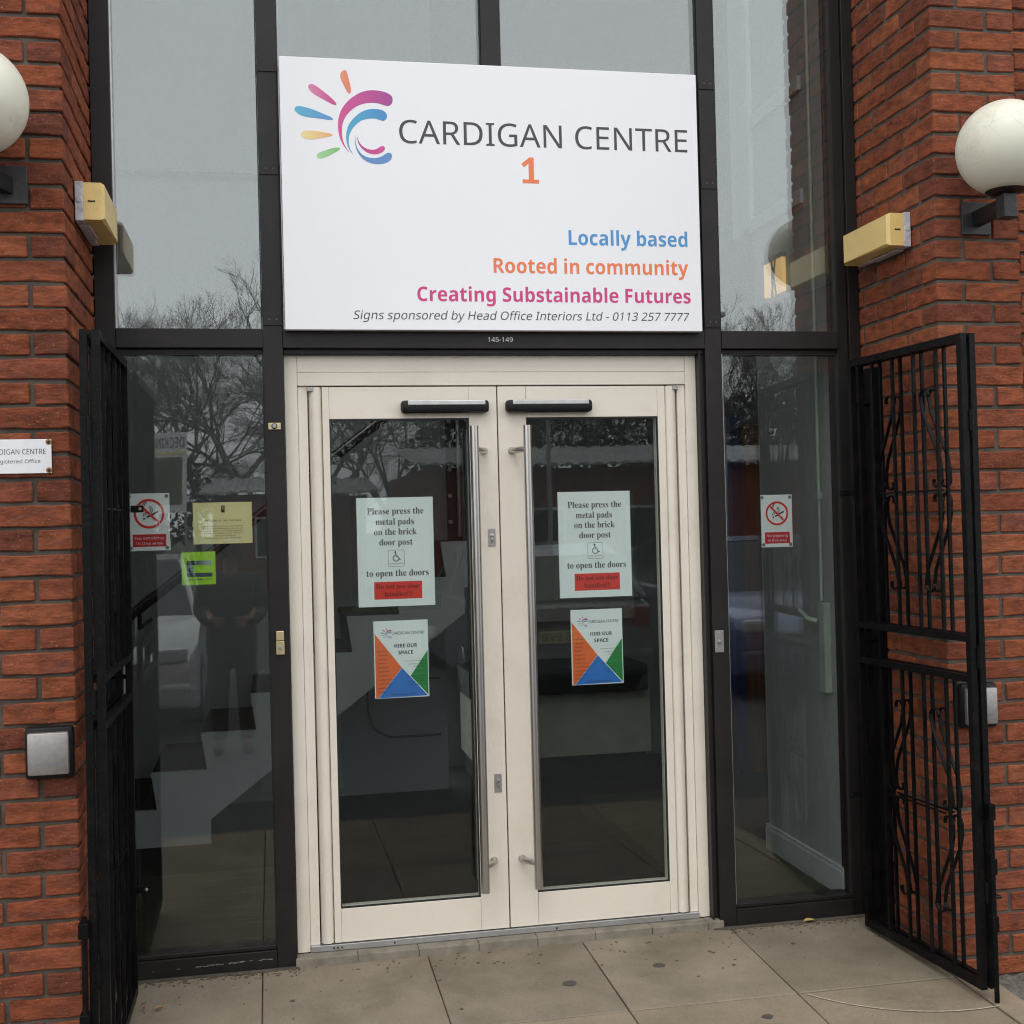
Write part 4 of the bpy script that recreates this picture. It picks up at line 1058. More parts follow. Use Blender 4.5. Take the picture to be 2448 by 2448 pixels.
# ================================================================== FOLDING GATES
def leaf_mesh_parts(t, base, d, side, w=.71):
    """one gate leaf standing on base (x,y), running along unit vector d, thin along side"""
    bx, by = base
    def P(s_, z_, o_=0.0): return Vector((bx + d[0] * s_ + side[0] * o_, by + d[1] * s_ + side[1] * o_, z_))
    D3, S3, Z3 = Vector((d[0], d[1], 0)), Vector((side[0], side[1], 0)), Vector((0, 0, 1))
    def bar(s0, s1, z0, z1, th): return MB().obox(P((s0 + s1) / 2, (z0 + z1) / 2), D3, S3, Z3, (s1 - s0) / 2, th / 2, (z1 - z0) / 2)
    zb, zt = .010, 2.190
    bar(0, .025, zb, zt, .022).build('stile', MT['black_gloss'], t)
    bar(w - .025, w, zb, zt, .022).build('stile', MT['black_gloss'], t)
    for z0, z1 in ((zt - .026, zt), (1.161, 1.185), (1.026, 1.050), (zb, zb + .028)):
        bar(.0255, w - .0255, z0, z1, .020).build('rail', MT['black_gloss'], t)
    for z0, z1 in ((1.1855, zt - .0265), (zb + .0285, 1.0255)):
        n = 4
        for k in range(n):
            s = .025 + (w - .05) * (k + 1) / (n + 1)
            bar(s - .0052, s + .0052, z0, z1, .0105).build('bar', MT['black_gloss'], t)
    mid = w / 2
    for zt_, zm, zb_ in ((2.035, 1.672, 1.310), (.915, .555, .190)):
        bar(mid - .17, mid + .17, zm - .003, zm + .003, .006).build('tie_rod', MT['black_gloss'], t)
        for sg_ in (-1, 1):
            for up in (1, -1):
                ze = zt_ if up > 0 else zb_
                r = .030
                # strap from the middle near the edge, sloping in to the end, closing in a scroll at each end
                se, sm = mid + sg_ * .085, mid + sg_ * .195
                pts = []
                cx, cz = sm - sg_ * r, zm + up * (r + .004)            # middle scroll, curling inward
                for k in range(11):
                    a = RAD(200 - 200 * k / 10)
                    pts.append((cx - sg_ * r * math.cos(a) * -1 * 1.0 if False else cx + sg_ * r * math.cos(a) * (.45 + .055 * k), cz - up * r * math.sin(a) * (.45 + .055 * k)))
                pts.append((sm, zm + up * .075))
                pts.append((sm - sg_ * .012, zm + up * .12))
                pts.append((se + sg_ * .012, ze - up * .085))
                ex, ez = se + sg_ * r, ze - up * r
                for k in range(11):
                    a = RAD(180 - 200 * k / 10)
                    f_ = 1 - .055 * k
                    pts.append((ex + sg_ * r * math.cos(a) * f_, ez + up * r * math.sin(a) * f_))
                MB().ribbon([P(a_, b_, .012) for a_, b_ in pts], .012, .005, side + (0,)).build('scroll', MT['black_gloss'], t)

HY = -.145
def gate(hinge_x, sgn, tilt, label, glabel):
    """sgn +1: the right gate; leaves fold back to back against the pier"""
    t = thing('folding_gate', label, 'gate', (hinge_x, HY, 0), 'black folding security gates')
    a = RAD(tilt)
    d = (math.sin(a), -math.cos(a)); side = (math.cos(a) * sgn, math.sin(a) * sgn)
    leaf_mesh_parts(t, (hinge_x, HY), d, side)
    off = .034
    b2 = (hinge_x + side[0] * off, HY + side[1] * off)
    leaf_mesh_parts(t, b2, d, side)
    # drop bolt at the free end
    ex, ey = hinge_x + d[0] * .715 + side[0] * .045, HY + d[1] * .715 + side[1] * .045
    if sgn > 0:
        ex -= .010; ey -= .012
        MB().tube([(ex, ey, zg(ey)), (ex, ey, .62)], .0085, 10).build('drop_bolt', MT['black_gloss'], t)
        for z in (.23, .42, .60): MB().box(ex - .012, ex + .011, ey - .011, ey + .014, z - .026, z + .026, .002).build('bolt_guide', MT['black_gloss'], t)
    else:
        MB().tube([(ex - .01, ey - .012, zg(ey) + .02), (ex - .01, ey - .012, .5)], .0085, 10).build('drop_bolt', MT['black_gloss'], t)
        for z in (.2, .46): MB().box(ex - .026, ex + .003, ey - .022, ey + .018, z - .022, z + .022, .002).build('bolt_guide', MT['black_gloss'], t)
    # lugs that pin the gate to the window frame
    for z in (1.678, .365 if sgn < 0 else .515):
        lx = hinge_x - sgn * .044
        l = MB().box(hinge_x - sgn * .012, lx - sgn * .012, HY - .001, HY + .005, z - .012, z + .012, .002).build('fixing_lug', MT['black_gloss'], t)
        MB().lathe((lx, HY - .002, z), [(.0035, -.003), (.0055, -.001), (.006, 0)], 10, 'Y').build('bolt', MT['steel_matt'] if sgn < 0 else MT['black_gloss'], l)
    # hinge knuckles between the leaves and folded hinge straps
    for z in (.33, 1.11, 1.90):
        hx, hy = hinge_x + d[0] * .712 + side[0] * .020, HY + d[1] * .712 + side[1] * .020
        MB().tube([(hx, hy, z - .035), (hx, hy, z + .035)], .0085, 10).build('hinge', MT['black_gloss'], t)
    for z in (.20, 1.10, 2.02):
        MB().tube([(hinge_x, HY + .006, z), (hinge_x + sgn * .085, HY + .03, z)], .0075, 8).build('hinge_pin', MT['black_gloss'], t)
    return t
g1_ = gate(1.690, 1, 4.8, 'black scrolled folding gate opened against the right pier', '')
g2_ = gate(-1.031, -1, -.3, 'black scrolled folding gate folded edge-on by the left pier', '')
for x0_, x1_, nm_ in ((1.766, 1.7985, 'right'), (-1.1315, -1.099, 'left')):
    one('gate_post', MB().box(x0_, x1_, -.158, -.012, .0, 2.165, .003), MT['black_gloss'], 'black steel post fixed to the ' + nm_ + ' brick reveal behind the gate', 'gate post', 'gate posts')
g1_.rotation_euler = (0, -.0055, 0)
g2_.rotation_euler = (0, .0055, 0)
# latch hook lugs in the brick behind the right gate
for z, x, y in ((.335, 1.905, -.60), (.235, 1.945, -.60)):
    one('wall_stay', MB().box(x - .016, x + .016, y - .03, y + .012, z - .005, z + .005, .002), MT['bracket'],
        'small black stay fixed in the right pier, ' + ('the upper one' if z > .3 else 'the lower one'), 'stay', 'gate stays')

# leaves and crumbs along the foot of the frame
def leaf(x, y, rz, m, ln_, label):
    mb = MB(); n = 7
    for k in range(n + 1):
        s = k / n; wd = ln_ * .30 * math.sin(math.pi * s) ** .8
        for q_ in (-1, 0, 1):
            px, py = (s - .5) * ln_, q_ * wd
            mb.v.append((x + px * math.cos(rz) - py * math.sin(rz), y + px * math.sin(rz) + py * math.cos(rz), zg(y) + .004 + .006 * abs(q_) + .004 * math.sin(3 * s)))
    for k in range(n):
        for q_ in (0, 1):
            a = k * 3 + q_; mb.f.append((a, a + 3, a + 4, a + 1))
    o = one('leaf', mb, m, label, 'leaf', 'fallen leaves by the frame'); return o
leaf(1.50, -.030, .1, MT['leaf_yellow'], .048, 'pale yellow dead leaf on the slab below the right window')
leaf(-.942, -.275, .5, MT['leaf_brown'], .030, 'orange brown leaf scrap on the slab below the left window')
leaf(-.992, -.262, 2.1, MT['leaf_brown'], .018, 'small curled brown leaf left of the orange scrap')
cr = MB(); q = random.Random(9)
for k in range(520):
    if k < 380:
        x = q.uniform(-1.03, -.45) if q.random() < .45 else q.uniform(1.15, 1.72); y = -.006 - abs(q.gauss(0, .030))
    else:
        x = q.uniform(-1.0, 1.7); y = -.02 - abs(q.gauss(0, .16))
    s = q.uniform(.001, .0036); a = q.uniform(0, 3)
    cr.obox((x, y, zg(y) + s * .4), (math.cos(a), math.sin(a), 0), (-math.sin(a), math.cos(a), 0), (0, 0, 1), s * q.uniform(.7, 2.4), s * .7, s * .5)
cr.build('debris', MT['litter'], kind='stuff'); bpy.data.objects['debris']['label'] = 'dark crumbs and grit swept against the window frame'; bpy.data.objects['debris']['category'] = 'grit'

# ================================================================== INSIDE THE LOBBY
st = thing('staircase', 'white sided staircase with dark carpet treads rising to the right inside the lobby', 'staircase', (-.4, 2.1, FZ))
YS0, YS1 = 1.74, 2.62
RUN, RISE = .2435, .183
def nose(k): return (-1.139 + RUN * k, .410 + RISE * k)
KN = 7
out = [(-1.75, FZ)]
pts = []
for k in range(-2, KN):
    x, z = nose(k)
    pts += [(x + .026 - .0, max(z - RISE, FZ)), (x, z)]
last = nose(KN - 1)
top = pts + [(.42, last[1]), (.78, last[1]), (.78, last[1] - .18), (.44, last[1] - .24 - .0)]
soff = [(.44, .165 + .75 * (.44 + .858)), (-.858, .165), (-.858, FZ)]
outline = [(nose(-2)[0], FZ)] + top[1:] + soff
MB().poly(outline[::-1], YS0, .035).build('stringer', MT['white_in'], st)
for k in range(-1, KN):
    x, z = nose(k); x1 = nose(k + 1)[0] if k < KN - 1 else .78
    MB().box(x + .002, x1 + .03, YS0 + .036, YS1, z - .03, z - .004).build('tread', MT['tread'], st)
    MB().box(x + .014, x + .034, YS0 + .036, YS1, max(z - RISE, FZ) + .001, z - .031).build('riser', MT['tread'], st)
sf = MB(); a, b = (-.858, .165), (.44, .165 + .75 * 1.298)
sf.v = [(a[0], YS0 + .036, a[1]), (b[0], YS0 + .036, b[1]), (b[0], YS1, b[1]), (a[0], YS1, a[1])]
sf.v += [(x, y, z + .03) for x, y, z in sf.v]
sf.f = [(0, 1, 2, 3), (4, 5, 6, 7), (0, 1, 5, 4), (1, 2, 6, 5), (2, 3, 7, 6), (3, 0, 4, 7)]
sf.build('soffit', MT['wall_in'], st)
t = thing('meter_box', 'small grey meter box with looping cable on the wall under the stairs', 'meter box', (-.05, 2.62, .9))
MB().box(-.02, .10, 2.58, 2.638, .92, 1.03, .003).build('box', MT['wall_in'], t)
MB().tube([(.0, 2.63, .92), (.0, 2.63, .52), (.03, 2.63, .42), (.12, 2.63, .37), (.42, 2.63, .37)], .007, 6).build('cable', MT['bluegrey_dk'], t)
MB().tube([(.02, 2.632, .70), (.42, 2.632, .70)], .006, 6).build('cable', MT['bluegrey_dk'], t)
one('cupboard_panel', MB().box(-.62, -.16, 2.60, 2.638, .10, .80, .003), MT['white_in'], 'pale cupboard panel under the stairs behind the left door', 'cupboard')
hr = thing('handrail', 'dark handrail with its highlight built as a thin line climbing the lobby wall', 'handrail', (-.5, 2.5, 1.0))
MB().tube([(-1.9, 2.0, .676), (.065, 2.0, 2.165), (.9, 2.0, 2.80)], .026, 12).build('rail', MT['dark_in'], hr, smooth=True)
MB().tube([(-1.9, 1.968, .690), (.065, 1.968, 2.179), (.9, 1.968, 2.813)], .006, 8).build('highlight_line', MT['steel'], hr, smooth=True)  # thin steel tube standing in for the metallic highlight on the rail
for x in (-1.2, -.3, .6):
    z = 2.165 + (x - .065) * .758
    MB().tube([(x, 2.0, z - .02), (x, 2.0, z - .10), (x, 2.63, z - .10)], .010, 8).build('bracket', MT['dark_in'], hr)
t = thing('glazed_inner_door', 'dark framed inner door with a steel bar at the stair landing', 'door', (.46, 2.1, 1.5))
MB().box(.405, .58, 2.02, 2.06, 1.511, 3.0).build('door_leaf', MT['dark_in'], t)
MB().tube([(.462, 1.985, 1.53), (.462, 1.985, 2.9)], .011, 10).build('pull_bar', MT['steel_matt'], t)
for z in (1.60, 1.74, 1.88, 2.02, 2.14):
    MB().box(.408, .428, 2.005, 2.0195, z, z + .02).box(.505, .518, 2.005, 2.0195, z + .01, z + .03).build('hinge', MT['steel_matt'], t)
t = thing('reception_counter', 'low beige reception counter with a black top in the dark lobby', 'counter', (1.45, 2.9, FZ))
MB().box(.62, 1.723, 2.72, 3.2, .178, .556).build('front_panel', MT['beige_in'], t)
MB().box(.60, 1.70, 2.68, 3.2, .558, .715).build('top', MT['dark_in'], t)
MB().box(.64, 1.70, 2.76, 3.2, FZ + .001, .176).build('plinth', MT['dark_in'], t)
one('notice_board', MB().box(.80, 1.80, 3.26, 3.295, .95, 1.42), MT['beige_in'], 'grey panel on the lobby back wall above the counter', 'board')
t = thing('inner_door', 'brown wooden inner door at the right of the lobby', 'door', (2.6, 2.55, FZ))
MB().box(2.27, 3.1, 2.53, 2.58, FZ, 2.15).build('door_leaf', MT['wood'], t)
MB().box(2.205, 2.265, 2.50, 2.60, FZ, 2.22).build('blue_post', MT['bluepaint'], t)
t = thing('alarm_trunking', 'pale vertical cable conduit and box on the inner side wall', 'conduit', (1.70, .2, .86))
MB().tube([(1.701, .208, 1.24), (1.701, .208, 2.256), (1.701, .208, 5.3)], .0075, 8).build('conduit', MT['trunking'], t)
MB().box(1.682, 1.7115, .150, .208, .865, 1.235, .003).build('trunking_box', MT['trunking'], t)
MB().box(1.690, 1.7115, .195, .222, 1.66, 1.69, .002).build('clip', MT['trunking'], t)
MB().tube([(1.684, .215, 1.155), (1.655, .25, 1.165), (1.655, .33, 1.195)], [.012, .011, .008], 10).build('valve', MT['trunking'], t)
t = thing('lobby_glow', 'small warm glowing box added on the inner side wall behind the upper right window', 'lamp', (1.70, .6, 2.58))
MB().box(1.690, 1.7115, .50, .70, 2.585, 2.735, .004).build('glow_face', MT['warm_glow'], t)  # added emissive box, stands in for a warm glow in the pane
for y in (.545, .585): MB().tube([(1.682, y, 2.57), (1.682, y + (.05 if y < .56 else 0), 2.75)], .004, 6).build('guard_wire', MT['dark_in'], t)
MB().tube([(1.682, .595, 2.57), (1.682, .545, 2.75)], .004, 6).build('guard_wire', MT['dark_in'], t)
MB().box(1.684, 1.7115, .49, .71, 2.736, 2.752, .002).build('cap', MT['dark_in'], t)

# ================================================================== ACROSS THE CAR PARK (seen in the glass)
def corrugated(t, x0, x1, y0, y1, z0, z1, m, pitch=.30):
    mb = MB(); n = int((x1 - x0) / pitch) * 4
    for k in range(n + 1):
        x = x0 + (x1 - x0) * k / n; h = (.0, .035, .035, 0)[k % 4]
        mb.v += [(x, y0, z0 + h), (x, y1, z1 + h), (x, y0, z0 - .02), (x, y1, z1 - .02)]
    for k in range(n):
        a = 4 * k; mb.f += [(a, a + 4, a + 5, a + 1), (a + 2, a + 3, a + 7, a + 6), (a, a + 2, a + 6, a + 4), (a + 1, a + 5, a + 7, a + 3)]
    mb.f += [(0, 1, 3, 2), (4 * n, 4 * n + 2, 4 * n + 3, 4 * n + 1)]
    return mb.build('roof', m, t)
MT['roofmetal'] = mat('grey_roof_sheet', (.34, .35, .35), .45, var=.25, scale=1.2, metal=.3)
MT['shedbrick'] = mat('dark_red_brick', (.16, .045, .03), .9, var=.3, scale=20)
MT['shedglass'] = mat('dark_window', (.02, .025, .03), .15)
def shed(label, x0, x1, yf, depth, eave, ridge):
    t = thing('workshop', label, 'building', ((x0 + x1) / 2, yf - depth / 2, -.18), 'low workshops across the car park')
    MB().box(x0, x1, yf - depth, yf, -.18, eave - .06).build('wall', MT['shedbrick'], t)
    corrugated(t, x0 - .3, x1 + .3, yf + .35, yf - depth / 2, eave, ridge, MT['roofmetal'])
    x = x0 + 1.0; k = 0
    while x < x1 - 2.5:
        if k % 3 == 2:
            MB().box(x, x + 2.0, yf, yf + .05, -.1, 2.1).build('door', mat('shed_door_red', (.25, .02, .02), .6) if 'shed_door_red' not in bpy.data.materials else bpy.data.materials['shed_door_red'], t)
        else:
            w = MB().box(x, x + 1.8, yf, yf + .04, .9, 1.9).build('window', MT['white_in'], t)
            for j in range(2): MB().box(x + .06 + j * .87, x + .87 + j * .87, yf + .041, yf + .05, .96, 1.84).build('window_glass', MT['shedglass'], w)
        x += 3.1; k += 1
shed('low brick workshop with a corrugated roof reflected in the left window and left door', -1.9, 1.9, -27, 9, 2.47, 2.98)
shed('longer low brick workshop with a corrugated roof reflected in the right door', 2.6, 12.5, -20, 9, 2.78, 3.38)
for k, (x, y) in enumerate(((8.4, -19.0), (4.9, -19.2))):
    t = thing('street_lamp', ('taller' if k == 0 else 'shorter') + ' thin grey lamp post in front of the reflected workshop', 'lamp post', (x, y, -.18), 'lamp posts in the car park')
    hh = 5.6 if k == 0 else 4.4
    MB().tube([(x, y, -.18), (x, y, hh)], [.06, .035], 10).build('post', MT['roofmetal'], t)
    MB().box(x - .12, x + .12, y - .4, y + .1, hh, hh + .1, .03).build('lantern', MT['roofmetal'], t)

# banner with reversed reading in the glass
t = thing('banner_sign', 'tall white DECKING advertising board facing the entrance across the car park', 'sign', (-1.95, -14, -.12))
MB().box(-2.22, -1.68, -14.04, -14.0, 1.86, 3.02).build('board', MT['sign_white'], t)
MB().box(-2.16, -1.74, -13.999, -13.995, 1.98, 2.66).build('picture', mat('banner_picture', (.12, .13, .09), .6, var=.6, scale=4), t)
def btext(body, x0, x1, zb, zc, y, m):
    o = text(body, 0, x1 - x0, zb + .12, zc + .12, 0, m, None)
    for v in o.data.vertices: v.co = (x1 - v.co.x, y, v.co.z - .12)
    off = WL[t.name]
    for v in o.data.vertices: v.co = (v.co.x - off.x, v.co.y - off.y, v.co.z - off.z)
    o.parent = t
text_parent_none = None
MB().box(-2.22, -1.68, -13.999, -13.994, 2.70, 2.745).build('yellow_stripe', MT['yellow_paper'], t)
for x in (-2.20, -1.70): MB().box(x - .02, x + .02, -14.08, -14.045, -.12, 2.98).build('post', MT['roofmetal'], t)
btext('DECKING', -2.19, -1.71, 2.80, 2.95, -13.993, MT['ink_dark'])

# bare winter trees
MT['bark'] = mat('hazed_bark', (.11, .105, .098), .95, var=.3, scale=6)  # bark tone lightened in place of haze over the distant trees
MT['ivy'] = mat('ivy_leaves', (.018, .026, .012), .8, var=.5, scale=3)
def tree_mesh(seed, H, spread):
    q = random.Random(seed); tr, br = MB(), MB()
    def grow(p, d, ln_, r, depth, mb):
        n = 3 if depth > 2 else 2; pts = [p]; dd = d
        for k in range(n):
            dd = (dd + Vector((q.uniform(-1, 1), q.uniform(-1, 1), q.uniform(-.2, .45))) * .17).normalized(); p = p + dd * ln_ / n; pts.append(p)
        mb.tube(pts, [r * (1 - .38 * k / n) for k in range(n + 1)], 7 if depth > 4 else 4 if depth > 2 else 3, cap=False)
        if depth == 0: return
        kids = q.choice((2, 3, 3)) if depth > 2 else q.choice((3, 4))
        for k in range(kids):
            ax = dd.orthogonal().normalized(); ax.rotate(Matrix.Rotation(q.uniform(0, 6.28), 3, dd))
            ang = q.uniform(.25, .75) * spread; nd = (dd * math.cos(ang) + ax * math.sin(ang)).normalized()
            at = pts[-1] if k < 2 else pts[q.randrange(1, len(pts))]
            grow(at, nd, ln_ * q.uniform(.62, .84), r * .62, depth - 1, br)
    grow(Vector((0, 0, 0)), Vector((0, 0, 1)), H * .25, H * .0125, 8, tr)
    a = tr.build('trunk', MT['bark']); b = br.build('branches', MT['bark'])
    ms = (a.data, b.data)
    for o in (a, b): bpy.data.objects.remove(o)
    return ms
TM = [tree_mesh(3, 9.2, .85), tree_mesh(11, 8.6, .95), tree_mesh(23, 8.2, 1.05)]
TL = ['first', 'second', 'third', 'fourth', 'fifth', 'sixth', 'seventh', 'eighth', 'ninth', 'tenth', 'eleventh', 'twelfth', 'thirteenth', 'fourteenth', 'fifteenth', 'sixteenth', 'seventeenth', 'eighteenth', 'nineteenth', 'twentieth']
pos = [(-9.5, -33), (-7.3, -36), (-5.6, -32), (-4.0, -37), (-2.6, -34), (-1.6, -31), (-.2, -36), (1.2, -33), (3.0, -37), (4.6, -32), (6.2, -36), (7.6, -31), (9.2, -34), (10.8, -30), (12.2, -33), (13.4, -29.5), (15.0, -32), (16.8, -30), (18.5, -33), (20.5, -31)]
pos += [(-11 + 2.45 * k + rnd.uniform(-.8, .8), -40 - (k * 7 % 5) * 1.6) for k in range(15)]
pos += [(-5.6 + 1.7 * k + rnd.uniform(-.3, .3), -35.6 - (k % 3) * .7) if k < 5 else (11.0 + 1.3 * (k - 5), -27.8 - (k % 2)) for k in range(9)]
UN = ['', 'first', 'second', 'third', 'fourth', 'fifth', 'sixth', 'seventh', 'eighth', 'ninth']
TL = TL + ['twenty-' + u for u in UN[1:]] + ['thirtieth'] + ['thirty-' + u for u in UN[1:]] + ['fortieth'] + ['forty-' + u for u in UN[1:]]
order = {k: n for n, k in enumerate(sorted(range(len(pos)), key=lambda k: pos[k][0]))}
for k, (x, y) in enumerate(pos):
    s = 1.0 if k != 5 else 1.16
    s *= rnd.uniform(.86, 1.06) if k != 5 else 1
    if 20 <= k < 35: s *= 1.2
    if k >= 35: s *= .75
    else: s *= 1.16
    t = thing('bare_tree', 'bare winter tree behind the workshops, ' + TL[order[k]] + ' from the left', 'tree', (x, y, -.2), 'bare trees behind the workshops')
    t.rotation_euler = (0, 0, rnd.uniform(0, 6.28)); t.scale = (s, s, s)
    tm, bmh = TM[k % 3] if k != 5 else TM[1]
    for nme, me in (('trunk', tm), ('branches', bmh)):
        o = bpy.data.objects.new(nme, me); COL.objects.link(o); o.parent = t
iv = MB(); q = random.Random(31)
for c in ((12.9, -28.6, 3.0, 1.5), (14.3, -28.9, 1.7, 1.2), (-3.4, -29.5, 1.9, 1.2), (.6, -29.6, 1.5, 1.0), (4.8, -29.4, 2.6, 1.5), (7.2, -29.3, 2.5, 1.5), (9.6, -29.0, 2.6, 1.5), (-6.2, -29.5, 1.6, 1.3)):
    for k in range(1400):
        v = Vector((q.gauss(0, 1), q.gauss(0, 1), q.gauss(0, 1))).normalized() * q.uniform(.5, 1) ** .5
        p = Vector((c[0], c[1], c[2])) + Vector((v.x * c[3] * 1.2, v.y * c[3], v.z * c[3] * 1.1 + .5))
        a = Vector((q.gauss(0, 1), q.gauss(0, 1), q.gauss(0, 1))).normalized(); b = a.orthogonal().normalized(); s = q.uniform(.05, .12)
        iv.add([p - a * s, p + b * s * .6, p + a * s, p - b * s * .6], [(0, 1, 2, 3)])
o = iv.build('undergrowth', MT['ivy'], kind='stuff'); o['label'] = 'dark ivy and undergrowth below the bare trees'; o['category'] = 'undergrowth'

# parked cars
def car(cx, cy, face, paint, label, plate, plate_m, L_=4.2, W=1.74, Hh=1.46):
    """face +1: nose towards the entrance (+Y)"""
    z0 = -.10
    t = thing('parked_car', label, 'car', (cx, cy, z0), 'cars parked facing the entrance')
    hl, hw = L_ / 2, W / 2
    prof = [(-1, .42), (-.985, .62), (-.93, .74), (-.62, .90), (-.52, .935), (.60, .96), (.86, .95), (.97, .88), (1, .60), (1, .36), (.93, .22), (-.95, .22), (-1, .30)]  # rear at -1
    mb = MB(); n = len(prof)
    for sx, wdt in ((-1, hw * .93), (-1, hw), (1, hw), (1, hw * .93)):
        pass
    rows = [(-hw, .90), (-hw * .98, 1.0), (hw * .98, 1.0), (hw, .90)]
    for x, k in ((-hw, .93), (-hw * .94, 1.0), (hw * .94, 1.0), (hw, .93)):
        for (py, pz) in prof:
            mb.v.append((cx + x, cy - face * py * hl * k * -1 * -1 if False else cy + face * (-py) * hl * (k if abs(py) > .8 else 1), z0 + (.30 + (pz - .30) * (.96 if k < 1 else 1))))
    for r in range(3):
        for k in range(n):
            k2 = (k + 1) % n; mb.f.append((r * n + k, r * n + k2, (r + 1) * n + k2, (r + 1) * n + k))
    mb.f += [tuple(range(n)), tuple(range(3 * n, 4 * n))]
    mb.build('body', paint, t, smooth=True)
    gh = [(-.50, .93), (-.20, Hh - .04), (.05, Hh), (.50, Hh - .02), (.72, Hh - .12), (.90, .95)]
    gm_ = MB()
    for x0_, x1_ in ((-1, 1),):
        for sgn in (-1, 1):
            for (py, pz) in gh:
                wv = hw * (.94 if pz < 1.0 else .76); gm_.v.append((cx + sgn * wv, cy - face * py * hl, z0 + pz))
    m_ = len(gh)
    for k in range(m_ - 1): gm_.f.append((k, k + 1, m_ + k + 1, m_ + k))
    gm_.f += [tuple(range(m_)), tuple(range(m_, 2 * m_)), (0, m_, 2 * m_ - 1, m_ - 1)]
    gm_.build('windows', MT['carglass'], t)
    rf = MB()
    for sgn in (-1, 1):
        for (py, pz) in gh[1:5]: rf.v.append((cx + sgn * hw * .775, cy - face * py * hl, z0 + pz + .012))
    rf.v += [(v[0], v[1], v[2] - .03) for v in rf.v[:8]]
    rf.f = [(k, k + 1, 4 + k + 1, 4 + k) for k in range(3)] + [(8 + k, 8 + k + 1, 12 + k + 1, 12 + k) for k in range(3)] + [(k, k + 1, 9 + k, 8 + k) for k in range(3)] + [(4 + k, 5 + k, 13 + k, 12 + k) for k in range(3)] + [(0, 4, 12, 8), (3, 7, 15, 11)]
    rf.build('roof', paint, t)
    for sgn in (-1, 1):
        for (a_, b_) in ((0, 1), (4, 5), (None, None)):
            if a_ is None: p0, p1 = (.12, .95), (.10, Hh)
            else: p0, p1 = gh[a_], gh[b_]
            w0, w1 = hw * (.945 if p0[1] < 1 else .765), hw * (.945 if p1[1] < 1 else .765)
            MB().tube([(cx + sgn * w0, cy - face * p0[0] * hl, z0 + p0[1]), (cx + sgn * w1, cy - face * p1[0] * hl, z0 + p1[1])], .028, 6).build('pillar', paint, t)
        MB().box(cx + sgn * (hw + .02), cx + sgn * (hw + .17), cy + face * hl * .34, cy + face * hl * .40, z0 + .93, z0 + 1.07, .02).build('wing_mirror', paint, t)
        for yy in (.62, -.62):
            wh = MB().lathe((cx + sgn * (hw - .12), cy + face * yy * hl, z0 + .31), [(.20, -.10), (.30, -.095), (.31, 0), (.30, .125 if sgn > 0 else .095), (.20, .13 if sgn > 0 else .1)], 22, 'X').build('wheel', MT['gasket'], t)
            MB().lathe((cx + sgn * (hw + .004), cy + face * yy * hl, z0 + .31), [(.03, .015 * sgn), (.19, .004 * sgn), (.20, -.03 * sgn)], 18, 'X').build('rim', MT['alu'], wh)
    f = face
    ynose, ytail = cy + f * hl, cy - f * hl
    for sgn in (-1, 1):
        MB().box(cx + sgn * hw * .62, cx + sgn * hw * .92, ynose - f * .16, ynose - f * .012, z0 + .60, z0 + .73, .03).build('headlight', MT['lampglass'], t)
        MB().box(cx + sgn * hw * .72, cx + sgn * hw * .94, ytail + f * .09, ytail + f * .008, z0 + .66, z0 + .88, .03).build('tail_light', MT['taillight'], t)
    MB().box(cx - hw * .5, cx + hw * .5, ynose - f * .05, ynose + f * .006, z0 + .48, z0 + .60, .01).build('grille', MT['gasket'], t)
    MB().box(cx - hw * .96, cx + hw * .96, ynose - f * .10, ynose + f * .03, z0 + .24, z0 + .44, .04).build('bumper', paint, t)
    MB().box(cx - hw * .96, cx + hw * .96, ytail + f * .10, ytail - f * .03, z0 + .26, z0 + .48, .04).build('bumper', paint, t)
    yp = ynose + .034 if f > 0 else ytail + .034
    pz = .33 if f > 0 else .56
    if f < 0: yp = ytail + .012
    p = MB().box(cx - .26, cx + .26, yp, yp + .008, z0 + pz, z0 + pz + .112).build('number_plate', plate_m, t)
    o = text(plate, 0, .46, 0, .075, 0, MT['ink_black'], None)
    off = WL[t.name]
    for v in o.data.vertices: v.co = (cx + .23 - v.co.x - off.x, yp + .009 - off.y, z0 + pz + .018 + v.co.z - off.z)
    o.parent = p
MT['carglass'] = mat('car_window', (.02, .024, .028), .06, var=.02, spec=.8)
MT['lampglass'] = mat('lamp_lens', (.55, .58, .6), .08)
MT['taillight'] = mat('tail_lens', (.28, .01, .01), .15)
def paint(n, c): return mat(n, c, .28, metal=.35, var=.03, coat=.8)
car(2.15, -8.6, -1, paint('grey_paint', (.20, .22, .25)), 'mid grey hatchback parked tail towards the entrance, reflected in the right door', 'YF08 EVB', MT['yellow_paper'])
car(4.55, -8.3, 1, paint('blue_grey_paint', (.17, .20, .33)), 'blue grey hatchback parked nose towards the entrance, reflected in the right window', 'YJ03 DNY', MT['sign_white'])
car(-2.02, -8.0, 1, paint('silver_paint', (.62, .64, .66)), 'silver hatchback parked nose towards the entrance, reflected in the left window', 'YK05 LDA', MT['sign_white'])

